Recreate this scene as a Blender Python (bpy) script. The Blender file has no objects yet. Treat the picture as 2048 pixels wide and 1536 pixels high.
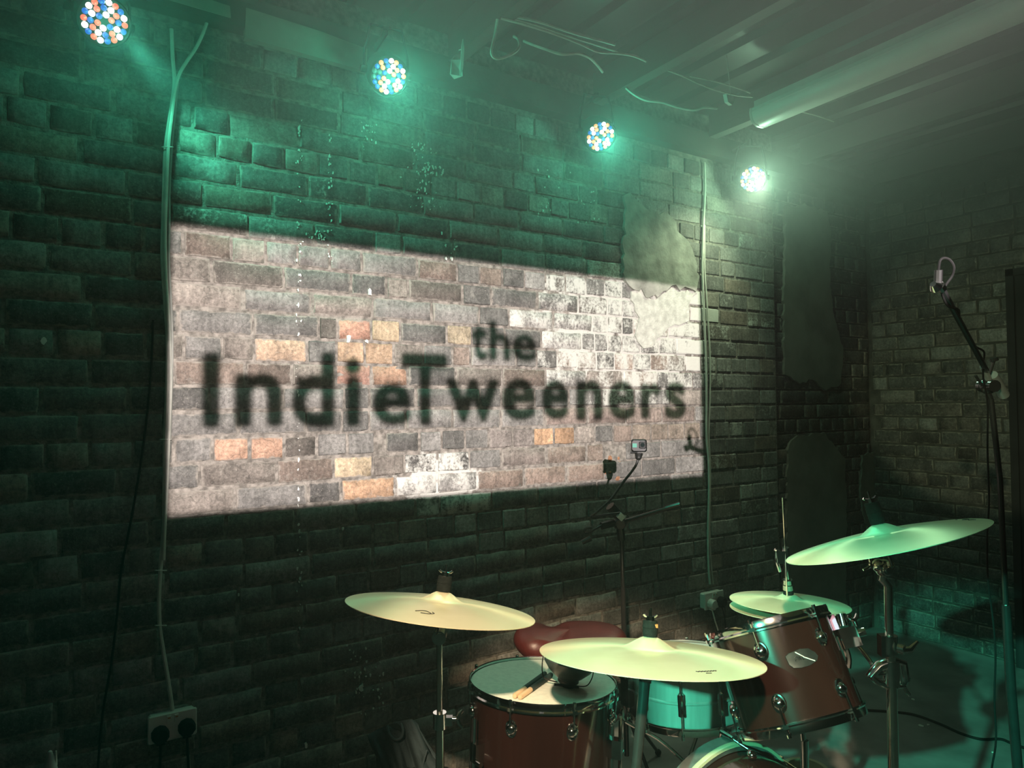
import bpy, bmesh, math, random
import numpy as np
from mathutils import Vector, Matrix, noise

rnd = random.Random(7)
SC = bpy.context.scene
COL = SC.collection
PI = math.pi

# ------------------------------------------------------------------ camera
CAM_Y, CAM_H = -2.605, 1.505            # the brick wall is the plane Y = 0, the floor Z = 0
YAW, PITCH, ROLL, FPX = math.radians(56.638), math.radians(1.618), math.radians(-0.502), 1427.3
_f = Vector((math.cos(YAW) * math.cos(PITCH), math.sin(YAW) * math.cos(PITCH), math.sin(PITCH)))
_r0 = Vector((math.sin(YAW), -math.cos(YAW), 0)); _u0 = _r0.cross(_f)
_R = _r0 * math.cos(ROLL) + _u0 * math.sin(ROLL)
_U = _u0 * math.cos(ROLL) - _r0 * math.sin(ROLL)
CAM = Vector((0, CAM_Y, CAM_H))
cd = bpy.data.cameras.new('camera'); cam = bpy.data.objects.new('camera', cd); COL.objects.link(cam)
cd.sensor_width = 36; cd.lens = 36 * FPX / 2048; cd.clip_start = .02
m = Matrix((_R, _U, -_f)).transposed().to_4x4(); m.translation = CAM
cam.matrix_world = m
SC.camera = cam

def ray(px, py): return _f + _R * ((px - 1024) / FPX) - _U * ((py - 768) / FPX)
def at(px, py, z): return CAM + ray(px, py) * z                      # at depth z
def on_wall(px, py, Y=0.0):
    d = ray(px, py); return CAM + d * ((Y - CAM_Y) / d.y)
def on_level(px, py, z):
    d = ray(px, py); return CAM + d * ((z - CAM_H) / d.z)
def on_right(px, py, X):
    d = ray(px, py); return CAM + d * (X / d.x)

# ------------------------------------------------------------------ look, world
SC.view_settings.view_transform = 'Standard'; SC.view_settings.look = 'None'
SC.view_settings.gamma = 1.0; SC.view_settings.use_curve_mapping = False
SC.view_settings.exposure = 0.0
cy = SC.cycles
cy.max_bounces = 5; cy.diffuse_bounces = 3; cy.glossy_bounces = 3; cy.transmission_bounces = 2
cy.volume_bounces = 0; cy.transparent_max_bounces = 4
cy.volume_step_rate = 2.0; cy.volume_max_steps = 64
cy.caustics_reflective = False; cy.caustics_refractive = False
cy.sample_clamp_indirect = 4.0
wd = bpy.data.worlds.new('world'); SC.world = wd; wd.use_nodes = True
wd.node_tree.nodes['Background'].inputs[0].default_value = (.02, .03, .025, 1)
wd.node_tree.nodes['Background'].inputs[1].default_value = 0.0

# ------------------------------------------------------------------ lights
def spot(name, loc, target, power, color, angle, blend, radius=.05):
    l = bpy.data.lights.new(name, 'SPOT'); l.energy = power; l.color = color
    l.spot_size = math.radians(angle); l.spot_blend = blend; l.shadow_soft_size = radius
    o = bpy.data.objects.new(name, l); COL.objects.link(o); o.location = loc
    o.rotation_euler = (Vector(target) - Vector(loc)).to_track_quat('-Z', 'Y').to_euler()
    return o
GREEN = (.10, 1.0, .62)
# stage lamps hung out on the near side of the room, left of the camera: one warm white, one green
spot('warm_stage_light', (-.8, -3.3, 2.84), (1.24, -1.27, .67), 1450, (1, .76, .50), 22, .38, .05)
spot('green_stage_light', (-2.3, -2.9, 2.4), (2.55, -1.22, .30), 1800, GREEN, 15, .45, .04)
# the four lamps of the wall row in view: (pixel, power, colour); built as fittings further down
LAMPS = [((208, 42), 7, GREEN), ((777, 152), 19, GREEN), ((1200, 272), 18, GREEN), ((1505, 358), 34, (.52, 1.0, .64))]
LAMP_POS = [on_wall(px, py, -.2) for (px, py), _, _ in LAMPS]
LAMP_AIM = [Vector((.75, -2.4, 1.0)), Vector((.75, -2.4, .9)), Vector((1.5, -2.4, .9)), Vector((1.3, -2.6, 1.2))]
LAMP_BEAM = [Vector((1.9, -1.2, .4)), Vector((1.9, -1.3, .4)), Vector((2.6, -1.5, .3)), Vector((2.2, -1.5, .5))]
for (px, pw, c), p, a, bm_ in zip(LAMPS, LAMP_POS, LAMP_AIM, LAMP_BEAM):
    d = (a - p).normalized()
    spot('stage_lamp_light', p + d * .045, a, pw * .55, c, 100, .7, .06)
    l = bpy.data.lights.new('stage_lamp_spill', 'POINT'); l.energy = pw * .23; l.color = c; l.shadow_soft_size = .03
    o = bpy.data.objects.new('stage_lamp_spill', l); COL.objects.link(o); o.location = p + d * .11
# the first lamp is swung round, so that part of its beam rakes along the bricks
spot('raking_green_light', LAMP_POS[0] + Vector((.06, -.02, -.05)), (.74, .0, 2.22), 34, GREEN, 62, 1.0, .02)

spot('raking_white_light', LAMP_POS[3] + Vector((-.10, -.16, -.06)), (2.86, .0, 2.05), 25, (.86, 1.0, .66), 100, 1.0, .02)
# an added spot that brightens the far wall, its beam lying almost level across the room
spot('far_wall_fill', (-2.4, -3.6, 2.52), (4.64, -.75, 1.72), 620, (.92, 1, .58), 13.5, .25, .04)

# the projector: a spot whose beam carries a slide, drawn below in SLIDE
PROJ = Vector((0.0, -4.05, 2.27))
SX0, SX1, SZ0, SZ1 = .20, 3.06, .96, 2.28          # the slide's frame on the wall
def slide_pixels(NX=1430, NY=660):
    img = np.zeros((NY, NX), np.float32)
    def gx(X): return (X - SX0) / (SX1 - SX0) * NX
    def gz(Z): return (Z - SZ0) / (SZ1 - SZ0) * NY
    def fill(poly, val):
        P = np.array(poly); x0, x1 = int(P[:, 0].min()), int(P[:, 0].max()) + 2
        y0, y1 = int(P[:, 1].min()), int(P[:, 1].max()) + 2
        x0, y0 = max(x0, 0), max(y0, 0); x1, y1 = min(x1, NX), min(y1, NY)
        if x1 <= x0 or y1 <= y0: return
        yy, xx = np.mgrid[y0:y1, x0:x1]; xx = xx + .5; yy = yy + .5
        s = None; ins = np.zeros(xx.shape, bool); n = len(P)
        for i in range(n):
            a, b = P[i], P[(i + 1) % n]
            c = (a[1] > yy) != (b[1] > yy)
            with np.errstate(divide='ignore', invalid='ignore'):
                ins ^= c & (xx < (b[0] - a[0]) * (yy - a[1]) / (b[1] - a[1] + 1e-12) + a[0])
        img[y0:y1, x0:x1][ins] = val
    corners = [on_wall(*p) for p in ((345, 448), (1398, 578), (1405, 950), (338, 1030))]
    fill([(gx(c.x), gz(c.z)) for c in corners], 1.0)
    frame = img.copy()
    cu = bpy.data.curves.new('slide_letter', 'FONT'); ob = bpy.data.objects.new('slide_letter', cu); COL.objects.link(ob)
    cu.resolution_u = 6
    # letter, box in the photograph: left, top, right, bottom; stroke weight
    words = [('I', 404, 704, 441, 857), ('n', 468, 745, 567, 855), ('d', 582, 703, 671, 856), ('i', 690, 716, 722, 853),
             ('e', 745, 765, 822, 852), ('T', 802, 706, 896, 852), ('w', 892, 757, 999, 846), ('e', 1004, 756, 1071, 842),
             ('e', 1083, 759, 1137, 840), ('n', 1152, 760, 1206, 842), ('e', 1216, 761, 1271, 841), ('r', 1281, 766, 1323, 838),
             ('s', 1329, 764, 1372, 840),
             ('t', 943, 648, 975, 722), ('h', 978, 642, 1021, 723), ('e', 1024, 668, 1073, 723)]
    def glyph(ch):
        cu.body = ch; bpy.context.view_layer.update()
        me = ob.evaluated_get(bpy.context.evaluated_depsgraph_get()).to_mesh()
        V = np.array([v.co[:2] for v in me.vertices]); me.calc_loop_triangles()
        sc = 260; pad = 24; lo = V.min(0); U = (V - lo) * sc + pad
        g = np.zeros((int(U[:, 1].max()) + pad, int(U[:, 0].max()) + pad), bool)
        yy, xx = np.mgrid[0:g.shape[0], 0:g.shape[1]]
        for tr in me.loop_triangles:
            A, B_, C_ = (U[i] for i in tr.vertices)
            e = [(q[0] - p[0]) * (yy - p[1]) - (q[1] - p[1]) * (xx - p[0]) for p, q in ((A, B_), (B_, C_), (C_, A))]
            g |= ((e[0] >= -.5) & (e[1] >= -.5) & (e[2] >= -.5)) | ((e[0] <= .5) & (e[1] <= .5) & (e[2] <= .5))
        r_ = 10; out = g.copy()                       # embolden
        for dy in range(-r_, r_ + 1):
            w_ = int((r_ * r_ - dy * dy) ** .5)
            for dx in range(-w_, w_ + 1, 1):
                out |= np.roll(np.roll(g, dy, 0), dx, 1)
        rows = np.where(out.any(1))[0]; cols = np.where(out.any(0))[0]
        return out[rows[0]:rows[-1] + 1, cols[0]:cols[-1] + 1]
    cache = {}
    for ch, x0, y0, x1, y1 in words:
        if ch not in cache: cache[ch] = glyph(ch)
        g = cache[ch]
        a = on_wall(x0, (y0 + y1) / 2); b = on_wall(x1, (y0 + y1) / 2); mx = (x0 + x1) / 2
        X0, X1 = int(gx(a.x)), int(gx(b.x)) + 1; Y0, Y1 = int(gz(on_wall(mx, y1).z)), int(gz(on_wall(mx, y0).z)) + 1
        yi = ((np.arange(Y1 - Y0) + .5) / (Y1 - Y0) * g.shape[0]).astype(int); xi = ((np.arange(X1 - X0) + .5) / (X1 - X0) * g.shape[1]).astype(int)
        img[Y0:Y1, X0:X1][g[np.ix_(yi, xi)]] = .02
    bpy.data.objects.remove(ob); bpy.data.curves.remove(cu)
    def blur(a, s):
        k = np.exp(-.5 * (np.arange(-int(3 * s) - 1, int(3 * s) + 2) / s) ** 2); k /= k.sum()
        a = np.apply_along_axis(lambda v: np.convolve(v, k, 'same'), 1, a)
        return np.apply_along_axis(lambda v: np.convolve(v, k, 'same'), 0, a)
    soft = blur(img, 2.7)                       # the lettering is out of focus ...
    edge = blur(frame, 1.3)                     # ... the edge of the picture less so
    inner = blur(frame, 5) > .995
    res = np.where(inner, soft, edge)
    x = (np.arange(NX) + .5) / NX
    stripes = 1 - .26 * np.clip(1.2 - 1.5 * x, 0, 1) * (np.arange(NX) % 2 == 0)   # the projector's pixel columns
    res = res * stripes[None, :]
    return res
def slide_image():
    a = slide_pixels(); NY, NX = a.shape
    im = bpy.data.images.new('slide', NX, NY, float_buffer=True); im.colorspace_settings.name = 'Non-Color'
    px = np.ones((NY, NX, 4), np.float32); px[..., :3] = a[..., None]
    im.pixels.foreach_set(px.ravel()); im.update(); im.pack()
    return im
def projector():
    l = bpy.data.lights.new('projector_beam', 'SPOT'); l.energy = 2550; l.color = (1, .885, .865)
    l.spot_size = math.radians(95); l.spot_blend = 0.0; l.shadow_soft_size = .012
    o = bpy.data.objects.new('projector_beam', l); COL.objects.link(o); o.location = PROJ
    o.rotation_euler = (PI / 2, 0, 0)            # looks square at the wall, lens shifted to the slide
    l.use_nodes = True; nt = l.node_tree; N = nt.nodes; L = nt.links
    em = N['Emission']
    tc = N.new('ShaderNodeTexCoord'); sp = N.new('ShaderNodeSeparateXYZ'); L.new(tc.outputs['Normal'], sp.inputs[0])
    def mth(op, a, b):
        n = N.new('ShaderNodeMath'); n.operation = op
        for i, v in enumerate((a, b)):
            if isinstance(v, (int, float)): n.inputs[i].default_value = v
            else: L.new(v, n.inputs[i])
        return n.outputs[0]
    D = -PROJ.y
    zz = mth('ABSOLUTE', sp.outputs[2], 0)
    u = mth('DIVIDE', sp.outputs[0], zz); v = mth('DIVIDE', sp.outputs[1], zz)
    u = mth('MULTIPLY_ADD', u, D / (SX1 - SX0)); u.node.inputs[2].default_value = (PROJ.x - SX0) / (SX1 - SX0)
    v = mth('MULTIPLY_ADD', v, D / (SZ1 - SZ0)); v.node.inputs[2].default_value = (PROJ.z - SZ0) / (SZ1 - SZ0)
    cb = N.new('ShaderNodeCombineXYZ'); L.new(u, cb.inputs[0]); L.new(v, cb.inputs[1])
    ti = N.new('ShaderNodeTexImage'); ti.image = slide_image(); ti.extension = 'CLIP'; L.new(cb.outputs[0], ti.inputs[0])
    L.new(ti.outputs[0], em.inputs['Strength'])
projector()

# ------------------------------------------------------------------ node helpers, materials
MATS = {}
def mat(name, base=(.5, .5, .5), rough=.6, metal=0.0, spec=.5, coat=0.0, noise_amt=0.0, noise_scale=30.0, bump=0.0, bump_scale=80.0,
        emit=None, strength=0.0, coord='Object', stretch=None, color2=None):
    if name in MATS: return MATS[name]
    mt = bpy.data.materials.new(name); mt.use_nodes = True; nt = mt.node_tree; N = nt.nodes; L = nt.links
    b = N['Principled BSDF']
    b.inputs['Base Color'].default_value = (*base, 1); b.inputs['Roughness'].default_value = rough
    b.inputs['Metallic'].default_value = metal; b.inputs['Specular IOR Level'].default_value = spec
    b.inputs['Coat Weight'].default_value = coat; b.inputs['Coat Roughness'].default_value = .08
    if emit:
        b.inputs['Emission Color'].default_value = (*emit, 1); b.inputs['Emission Strength'].default_value = strength
    tc = N.new('ShaderNodeTexCoord'); vec = tc.outputs[coord]
    if stretch:
        mp = N.new('ShaderNodeMapping'); mp.inputs['Scale'].default_value = stretch; L.new(vec, mp.inputs[0]); vec = mp.outputs[0]
    if noise_amt > 0 or color2:
        n = N.new('ShaderNodeTexNoise'); n.inputs['Scale'].default_value = noise_scale; n.inputs['Detail'].default_value = 5
        L.new(vec, n.inputs[0])
        mx = N.new('ShaderNodeMix'); mx.data_type = 'RGBA'
        rp = N.new('ShaderNodeValToRGB'); rp.color_ramp.elements[0].position = .35; rp.color_ramp.elements[1].position = .65
        L.new(n.outputs[0], rp.inputs[0]); L.new(rp.outputs[0], mx.inputs[0])
        c2 = color2 or tuple(c * (1 - noise_amt) for c in base)
        mx.inputs[6].default_value = (*base, 1); mx.inputs[7].default_value = (*c2, 1)
        L.new(mx.outputs[2], b.inputs['Base Color'])
    if bump > 0:
        n2 = N.new('ShaderNodeTexNoise'); n2.inputs['Scale'].default_value = bump_scale; n2.inputs['Detail'].default_value = 4
        L.new(vec, n2.inputs[0]); bp = N.new('ShaderNodeBump'); bp.inputs['Strength'].default_value = bump; bp.inputs['Distance'].default_value = .004
        L.new(n2.outputs[0], bp.inputs['Height']); L.new(bp.outputs[0], b.inputs['Normal'])
    MATS[name] = mt
    return mt

def brick_mat(name, source):
    """Old brick: its own colour, soot, fine relief; remains of whitewash and lime where that brick carries it (alpha)."""
    mt = bpy.data.materials.new(name); mt.use_nodes = True; nt = mt.node_tree; N = nt.nodes; L = nt.links
    b = N['Principled BSDF']; b.inputs['Roughness'].default_value = .82; b.inputs['Specular IOR Level'].default_value = .3
    if source == 'object':
        oi = N.new('ShaderNodeObjectInfo'); colr, alp = oi.outputs['Color'], oi.outputs['Alpha']
    else:
        oi = N.new('ShaderNodeAttribute'); oi.attribute_name = 'tone'; colr, alp = oi.outputs['Color'], oi.outputs['Alpha']
    geo = N.new('ShaderNodeNewGeometry'); pos = geo.outputs['Position']
    def nz(scale, detail=4, st=None, rough=.6):
        v = pos
        if st:
            mp = N.new('ShaderNodeMapping'); mp.inputs['Scale'].default_value = st; L.new(pos, mp.inputs[0]); v = mp.outputs[0]
        n = N.new('ShaderNodeTexNoise'); n.inputs['Scale'].default_value = scale; n.inputs['Detail'].default_value = detail
        n.inputs['Roughness'].default_value = rough; L.new(v, n.inputs[0]); return n.outputs[0]
    def mth(op, a, b_, c=None):
        n = N.new('ShaderNodeMath'); n.operation = op; n.use_clamp = False
        for i, v in enumerate((a, b_, c)):
            if v is None: continue
            if isinstance(v, (int, float)): n.inputs[i].default_value = v
            else: L.new(v, n.inputs[i])
        return n.outputs[0]
    def ramp(x, p0, p1, v0=0.0, v1=1.0):
        n = N.new('ShaderNodeMapRange'); n.inputs[1].default_value = p0; n.inputs[2].default_value = p1
        n.inputs[3].default_value = v0; n.inputs[4].default_value = v1; L.new(x, n.inputs[0]); return n.outputs[0]
    big = nz(9, 5); fine = nz(75, 5, None, .7); streak = nz(60, 3, (1, 1, .09))
    def mix(fac, c1, c2):
        n = N.new('ShaderNodeMix'); n.data_type = 'RGBA'
        if isinstance(fac, (int, float)): n.inputs[0].default_value = fac
        else: L.new(fac, n.inputs[0])
        for i, c in ((6, c1), (7, c2)):
            if isinstance(c, tuple): n.inputs[i].default_value = (*c, 1)
            else: L.new(c, n.inputs[i])
        return n.outputs[2]
    mott = mth('MULTIPLY', ramp(big, .3, .7, .55, 1.35), ramp(fine, .3, .7, .55, 1.4))
    mott = mth('MULTIPLY', mott, ramp(streak, .35, .65, .86, 1.12))
    vm = N.new('ShaderNodeVectorMath'); vm.operation = 'SCALE'; L.new(colr, vm.inputs[0]); L.new(mott, vm.inputs['Scale'])
    c = vm.outputs[0]
    # fine cracks and chipped edges
    ck = mth('ABSOLUTE', mth('SUBTRACT', nz(5, 3, None, .6), .5), 0)
    c = mix(ramp(ck, 0, .007, .38, 0), c, (.03, .028, .024))
    grit = nz(190, 3, None, .6); c = mix(ramp(grit, .60, .72, 0, .55), c, (.34, .32, .28)); c = mix(ramp(grit, .30, .40, .55, 0), c, (.045, .042, .036))
    # grey lime bloom everywhere, thin
    c = mix(ramp(nz(26, 6, None, .75), .55, .74, 0, .45), c, (.30, .29, .25))
    if source == 'object':
        tc = N.new('ShaderNodeTexCoord'); sp = N.new('ShaderNodeSeparateXYZ'); L.new(tc.outputs['Object'], sp.inputs[0])
        ex = mth('SUBTRACT', .5, mth('MULTIPLY', mth('SUBTRACT', .5, mth('ABSOLUTE', sp.outputs[0], 0)), 2.4)); ez = mth('ABSOLUTE', sp.outputs[2], 0)
        e = mth('ADD', mth('MAXIMUM', ex, ez), mth('MULTIPLY', mth('SUBTRACT', nz(34, 4, None, .65), .5), .42))
        c = mix(ramp(e, .42, .50, 0, .85), c, (.255, .235, .20))
    # whitewash
    w = mth('ADD', mth('ADD', mth('MULTIPLY', nz(14, 6, (1, 1, .6), .7), .75), mth('MULTIPLY', fine, .45)), alp)
    c = mix(ramp(w, 1.02, 1.16), c, (.47, .47, .42))
    L.new(c, b.inputs['Base Color'])
    bp = N.new('ShaderNodeBump'); bp.inputs['Strength'].default_value = .9; bp.inputs['Distance'].default_value = .0035
    hgt = mth('ADD', mth('MULTIPLY', fine, .8), mth('ADD', mth('MULTIPLY', big, 1.2), mth('MULTIPLY', streak, .35)))
    L.new(hgt, bp.inputs['Height']); L.new(bp.outputs[0], b.inputs['Normal'])
    return mt
M_BRICK = brick_mat('brick_face', 'object'); M_BRICKS = brick_mat('brick_face_joined', 'attribute')
M_MORTAR = mat('mortar', (.27, .25, .215), .9, spec=.2, noise_amt=.6, noise_scale=48, bump=1.0, bump_scale=160)
def mortar_mat():
    mt = M_MORTAR; nt = mt.node_tree; N = nt.nodes; L = nt.links; b = N['Principled BSDF']
    src = b.inputs['Base Color'].links[0].from_socket
    geo = N.new('ShaderNodeNewGeometry'); tot = None
    for cx, cz_, rx, rz in ((2.38, 1.86, .74, .46), (1.37, 1.2, .27, .17)):
        mp = N.new('ShaderNodeMapping'); mp.inputs['Location'].default_value = (-cx / rx, 0, -cz_ / rz); mp.inputs['Scale'].default_value = (1 / rx, .02, 1 / rz)
        L.new(geo.outputs['Position'], mp.inputs[0]); ln = N.new('ShaderNodeVectorMath'); ln.operation = 'LENGTH'; L.new(mp.outputs[0], ln.inputs[0])
        mr = N.new('ShaderNodeMapRange'); mr.inputs[1].default_value = .45; mr.inputs[2].default_value = 1.05; mr.inputs[3].default_value = .5; mr.inputs[4].default_value = 0; L.new(ln.outputs['Value'], mr.inputs[0])
        if tot is None: tot = mr.outputs[0]
        else:
            ad = N.new('ShaderNodeMath'); L.new(tot, ad.inputs[0]); L.new(mr.outputs[0], ad.inputs[1]); tot = ad.outputs[0]
    n = N.new('ShaderNodeTexNoise'); n.inputs['Scale'].default_value = 16; n.inputs['Detail'].default_value = 6; L.new(geo.outputs['Position'], n.inputs[0])
    ad = N.new('ShaderNodeMath'); L.new(tot, ad.inputs[0]); L.new(n.outputs[0], ad.inputs[1])
    mr = N.new('ShaderNodeMapRange'); mr.inputs[1].default_value = .84; mr.inputs[2].default_value = .94; L.new(ad.outputs[0], mr.inputs[0])
    mx = N.new('ShaderNodeMix'); mx.data_type = 'RGBA'; L.new(mr.outputs[0], mx.inputs[0]); L.new(src, mx.inputs[6]); mx.inputs[7].default_value = (.47, .47, .42, 1)
    L.new(mx.outputs[2], b.inputs['Base Color'])
mortar_mat()
M_MORTARD = mat('sooty_mortar', (.085, .082, .072), .9, spec=.2, noise_amt=.5, noise_scale=16, bump=1.0, bump_scale=160)
M_PLASTER = mat('old_plaster', (.34, .335, .29), .85, spec=.2, noise_amt=.5, noise_scale=11, bump=1.0, bump_scale=45)
M_PLASTERD = mat('dark_plaster', (.25, .24, .20), .88, spec=.2, noise_amt=.35, noise_scale=5, bump=.5, bump_scale=60)
M_LIME = mat('flaking_limewash', (.48, .48, .42), .85, spec=.2, noise_amt=.3, noise_scale=30, bump=.8, bump_scale=110)
M_BLACKWALL = mat('black_painted_wall', (.03, .03, .03), .9, spec=.2, noise_amt=.3, noise_scale=6)
M_FLOOR = mat('worn_floor', (.27, .27, .26), .5, spec=.4, noise_amt=.45, noise_scale=4, bump=.25, bump_scale=40)
M_SHEET = mat('dark_roof_sheet', (.055, .056, .05), .38, metal=.55, noise_amt=.4, noise_scale=6)
M_WOOD = mat('black_stained_timber', (.075, .07, .06), .7, noise_amt=.4, noise_scale=12, stretch=(1, .1, 1), bump=.4, bump_scale=40)
M_PLATE = mat('grey_painted_timber', (.30, .29, .24), .7, noise_amt=.3, noise_scale=10, bump=.3, bump_scale=40)
M_CHROME = mat('chrome', (.86, .86, .84), .09, metal=1, noise_amt=.08, noise_scale=60)
M_POLE = mat('satin_chrome_tube', (.84, .82, .76), .15, metal=1, noise_amt=.1, noise_scale=50)
M_STEEL = mat('brushed_steel', (.60, .60, .58), .36, metal=.6, noise_amt=.12, noise_scale=90, stretch=(1, 1, .05))
M_BRASS = mat('cymbal_bronze', (.86, .78, .52), .42, metal=.78, noise_amt=.16, noise_scale=26, coord='Object')
M_RED = mat('dark_red_lacquer', (.019, .0068, .0055), .16, spec=.6, coat=.6, noise_amt=.35, noise_scale=5, stretch=(1, 1, .2))
M_HEAD = mat('coated_drum_head', (.78, .76, .66), .6, noise_amt=.12, noise_scale=70, bump=.2, bump_scale=300)
M_CLEAR = mat('snare_head', (.72, .74, .70), .45, noise_amt=.08, noise_scale=40)
M_BLACK = mat('black_plastic', (.009, .009, .009), .45, noise_amt=.2, noise_scale=60)
M_BLACKM = mat('black_metal', (.022, .022, .022), .2, spec=.8, noise_amt=.2, noise_scale=60)
M_RUBBER = mat('black_rubber', (.007, .007, .007), .8, spec=.2, noise_amt=.2, noise_scale=60)
M_FELT = mat('black_felt', (.012, .015, .014), .95, spec=.1, noise_amt=.3, noise_scale=120, bump=.4, bump_scale=300)
M_WHITEPL = mat('white_plastic', (.66, .64, .58), .4, noise_amt=.08, noise_scale=20)
M_CABLE = mat('white_cable', (.58, .57, .50), .5, noise_amt=.2, noise_scale=25)
M_BATTEN = mat('white_diffuser', (.74, .76, .70), .42, noise_amt=.06, noise_scale=8)
M_VINYL = mat('red_vinyl', (.085, .014, .013), .42, spec=.5, noise_amt=.25, noise_scale=14, bump=.2, bump_scale=60)
M_STICK = mat('maple_wood', (.72, .50, .30), .5, noise_amt=.18, noise_scale=20, stretch=(1, 1, .1))
M_TAPE = mat('dark_grip_tape', (.03, .05, .045), .75, noise_amt=.2, noise_scale=50)
M_BOWL = mat('dark_enamel', (.05, .062, .06), .33, spec=.5, noise_amt=.2, noise_scale=9)
M_CLOTH = mat('blue_grey_cloth', (.05, .072, .078), .92, spec=.15, noise_amt=.3, noise_scale=14, bump=.4, bump_scale=220)
M_PAPER = mat('white_paper', (.72, .72, .66), .8, noise_amt=.15, noise_scale=20)
M_CREAM = mat('cream_ring_and_hoop_highlight', (.52, .46, .31), .28, coat=.4, noise_amt=.15, noise_scale=12)  # painted highlight of the bass drum hoops; also colours the pale floor ring
M_GREYHOOP = mat('dusty_grey_hoop', (.10, .105, .10), .5, noise_amt=.4, noise_scale=30)
M_SCREEN = mat('lit_screen', (.02, .05, .04), .3, emit=(.12, .75, .5), strength=.55, noise_amt=.1)
M_LENSW = mat('led_lens_white', (.02, .02, .02), .35, emit=(.86, 1.0, .94), strength=7.0, noise_amt=.05)
M_LENSB = mat('led_lens_blue', (.02, .02, .02), .35, emit=(.03, .16, .85), strength=.85, noise_amt=.05)
M_LENSR = mat('led_lens_amber', (.02, .02, .02), .35, emit=(1.0, .42, .16), strength=1.5, noise_amt=.05)
M_LENSX = mat('led_lens_red', (.02, .02, .02), .35, emit=(1.0, .17, .10), strength=1.3, noise_amt=.05)
M_LENSO = mat('led_lens_off_glow', (.02, .02, .02), .35, emit=(.1, .6, .42), strength=.35, noise_amt=.05)  # lens that is off, with a faint green glow put into it
M_PURPLE = mat('violet_sticker', (.42, .25, .50), .5, noise_amt=.1)
M_AMBER = mat('amber_label', (.42, .16, .05), .5, noise_amt=.2)
M_SPECK = mat('paint_speck', (.7, .7, .63), .8, noise_amt=.1)

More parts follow.
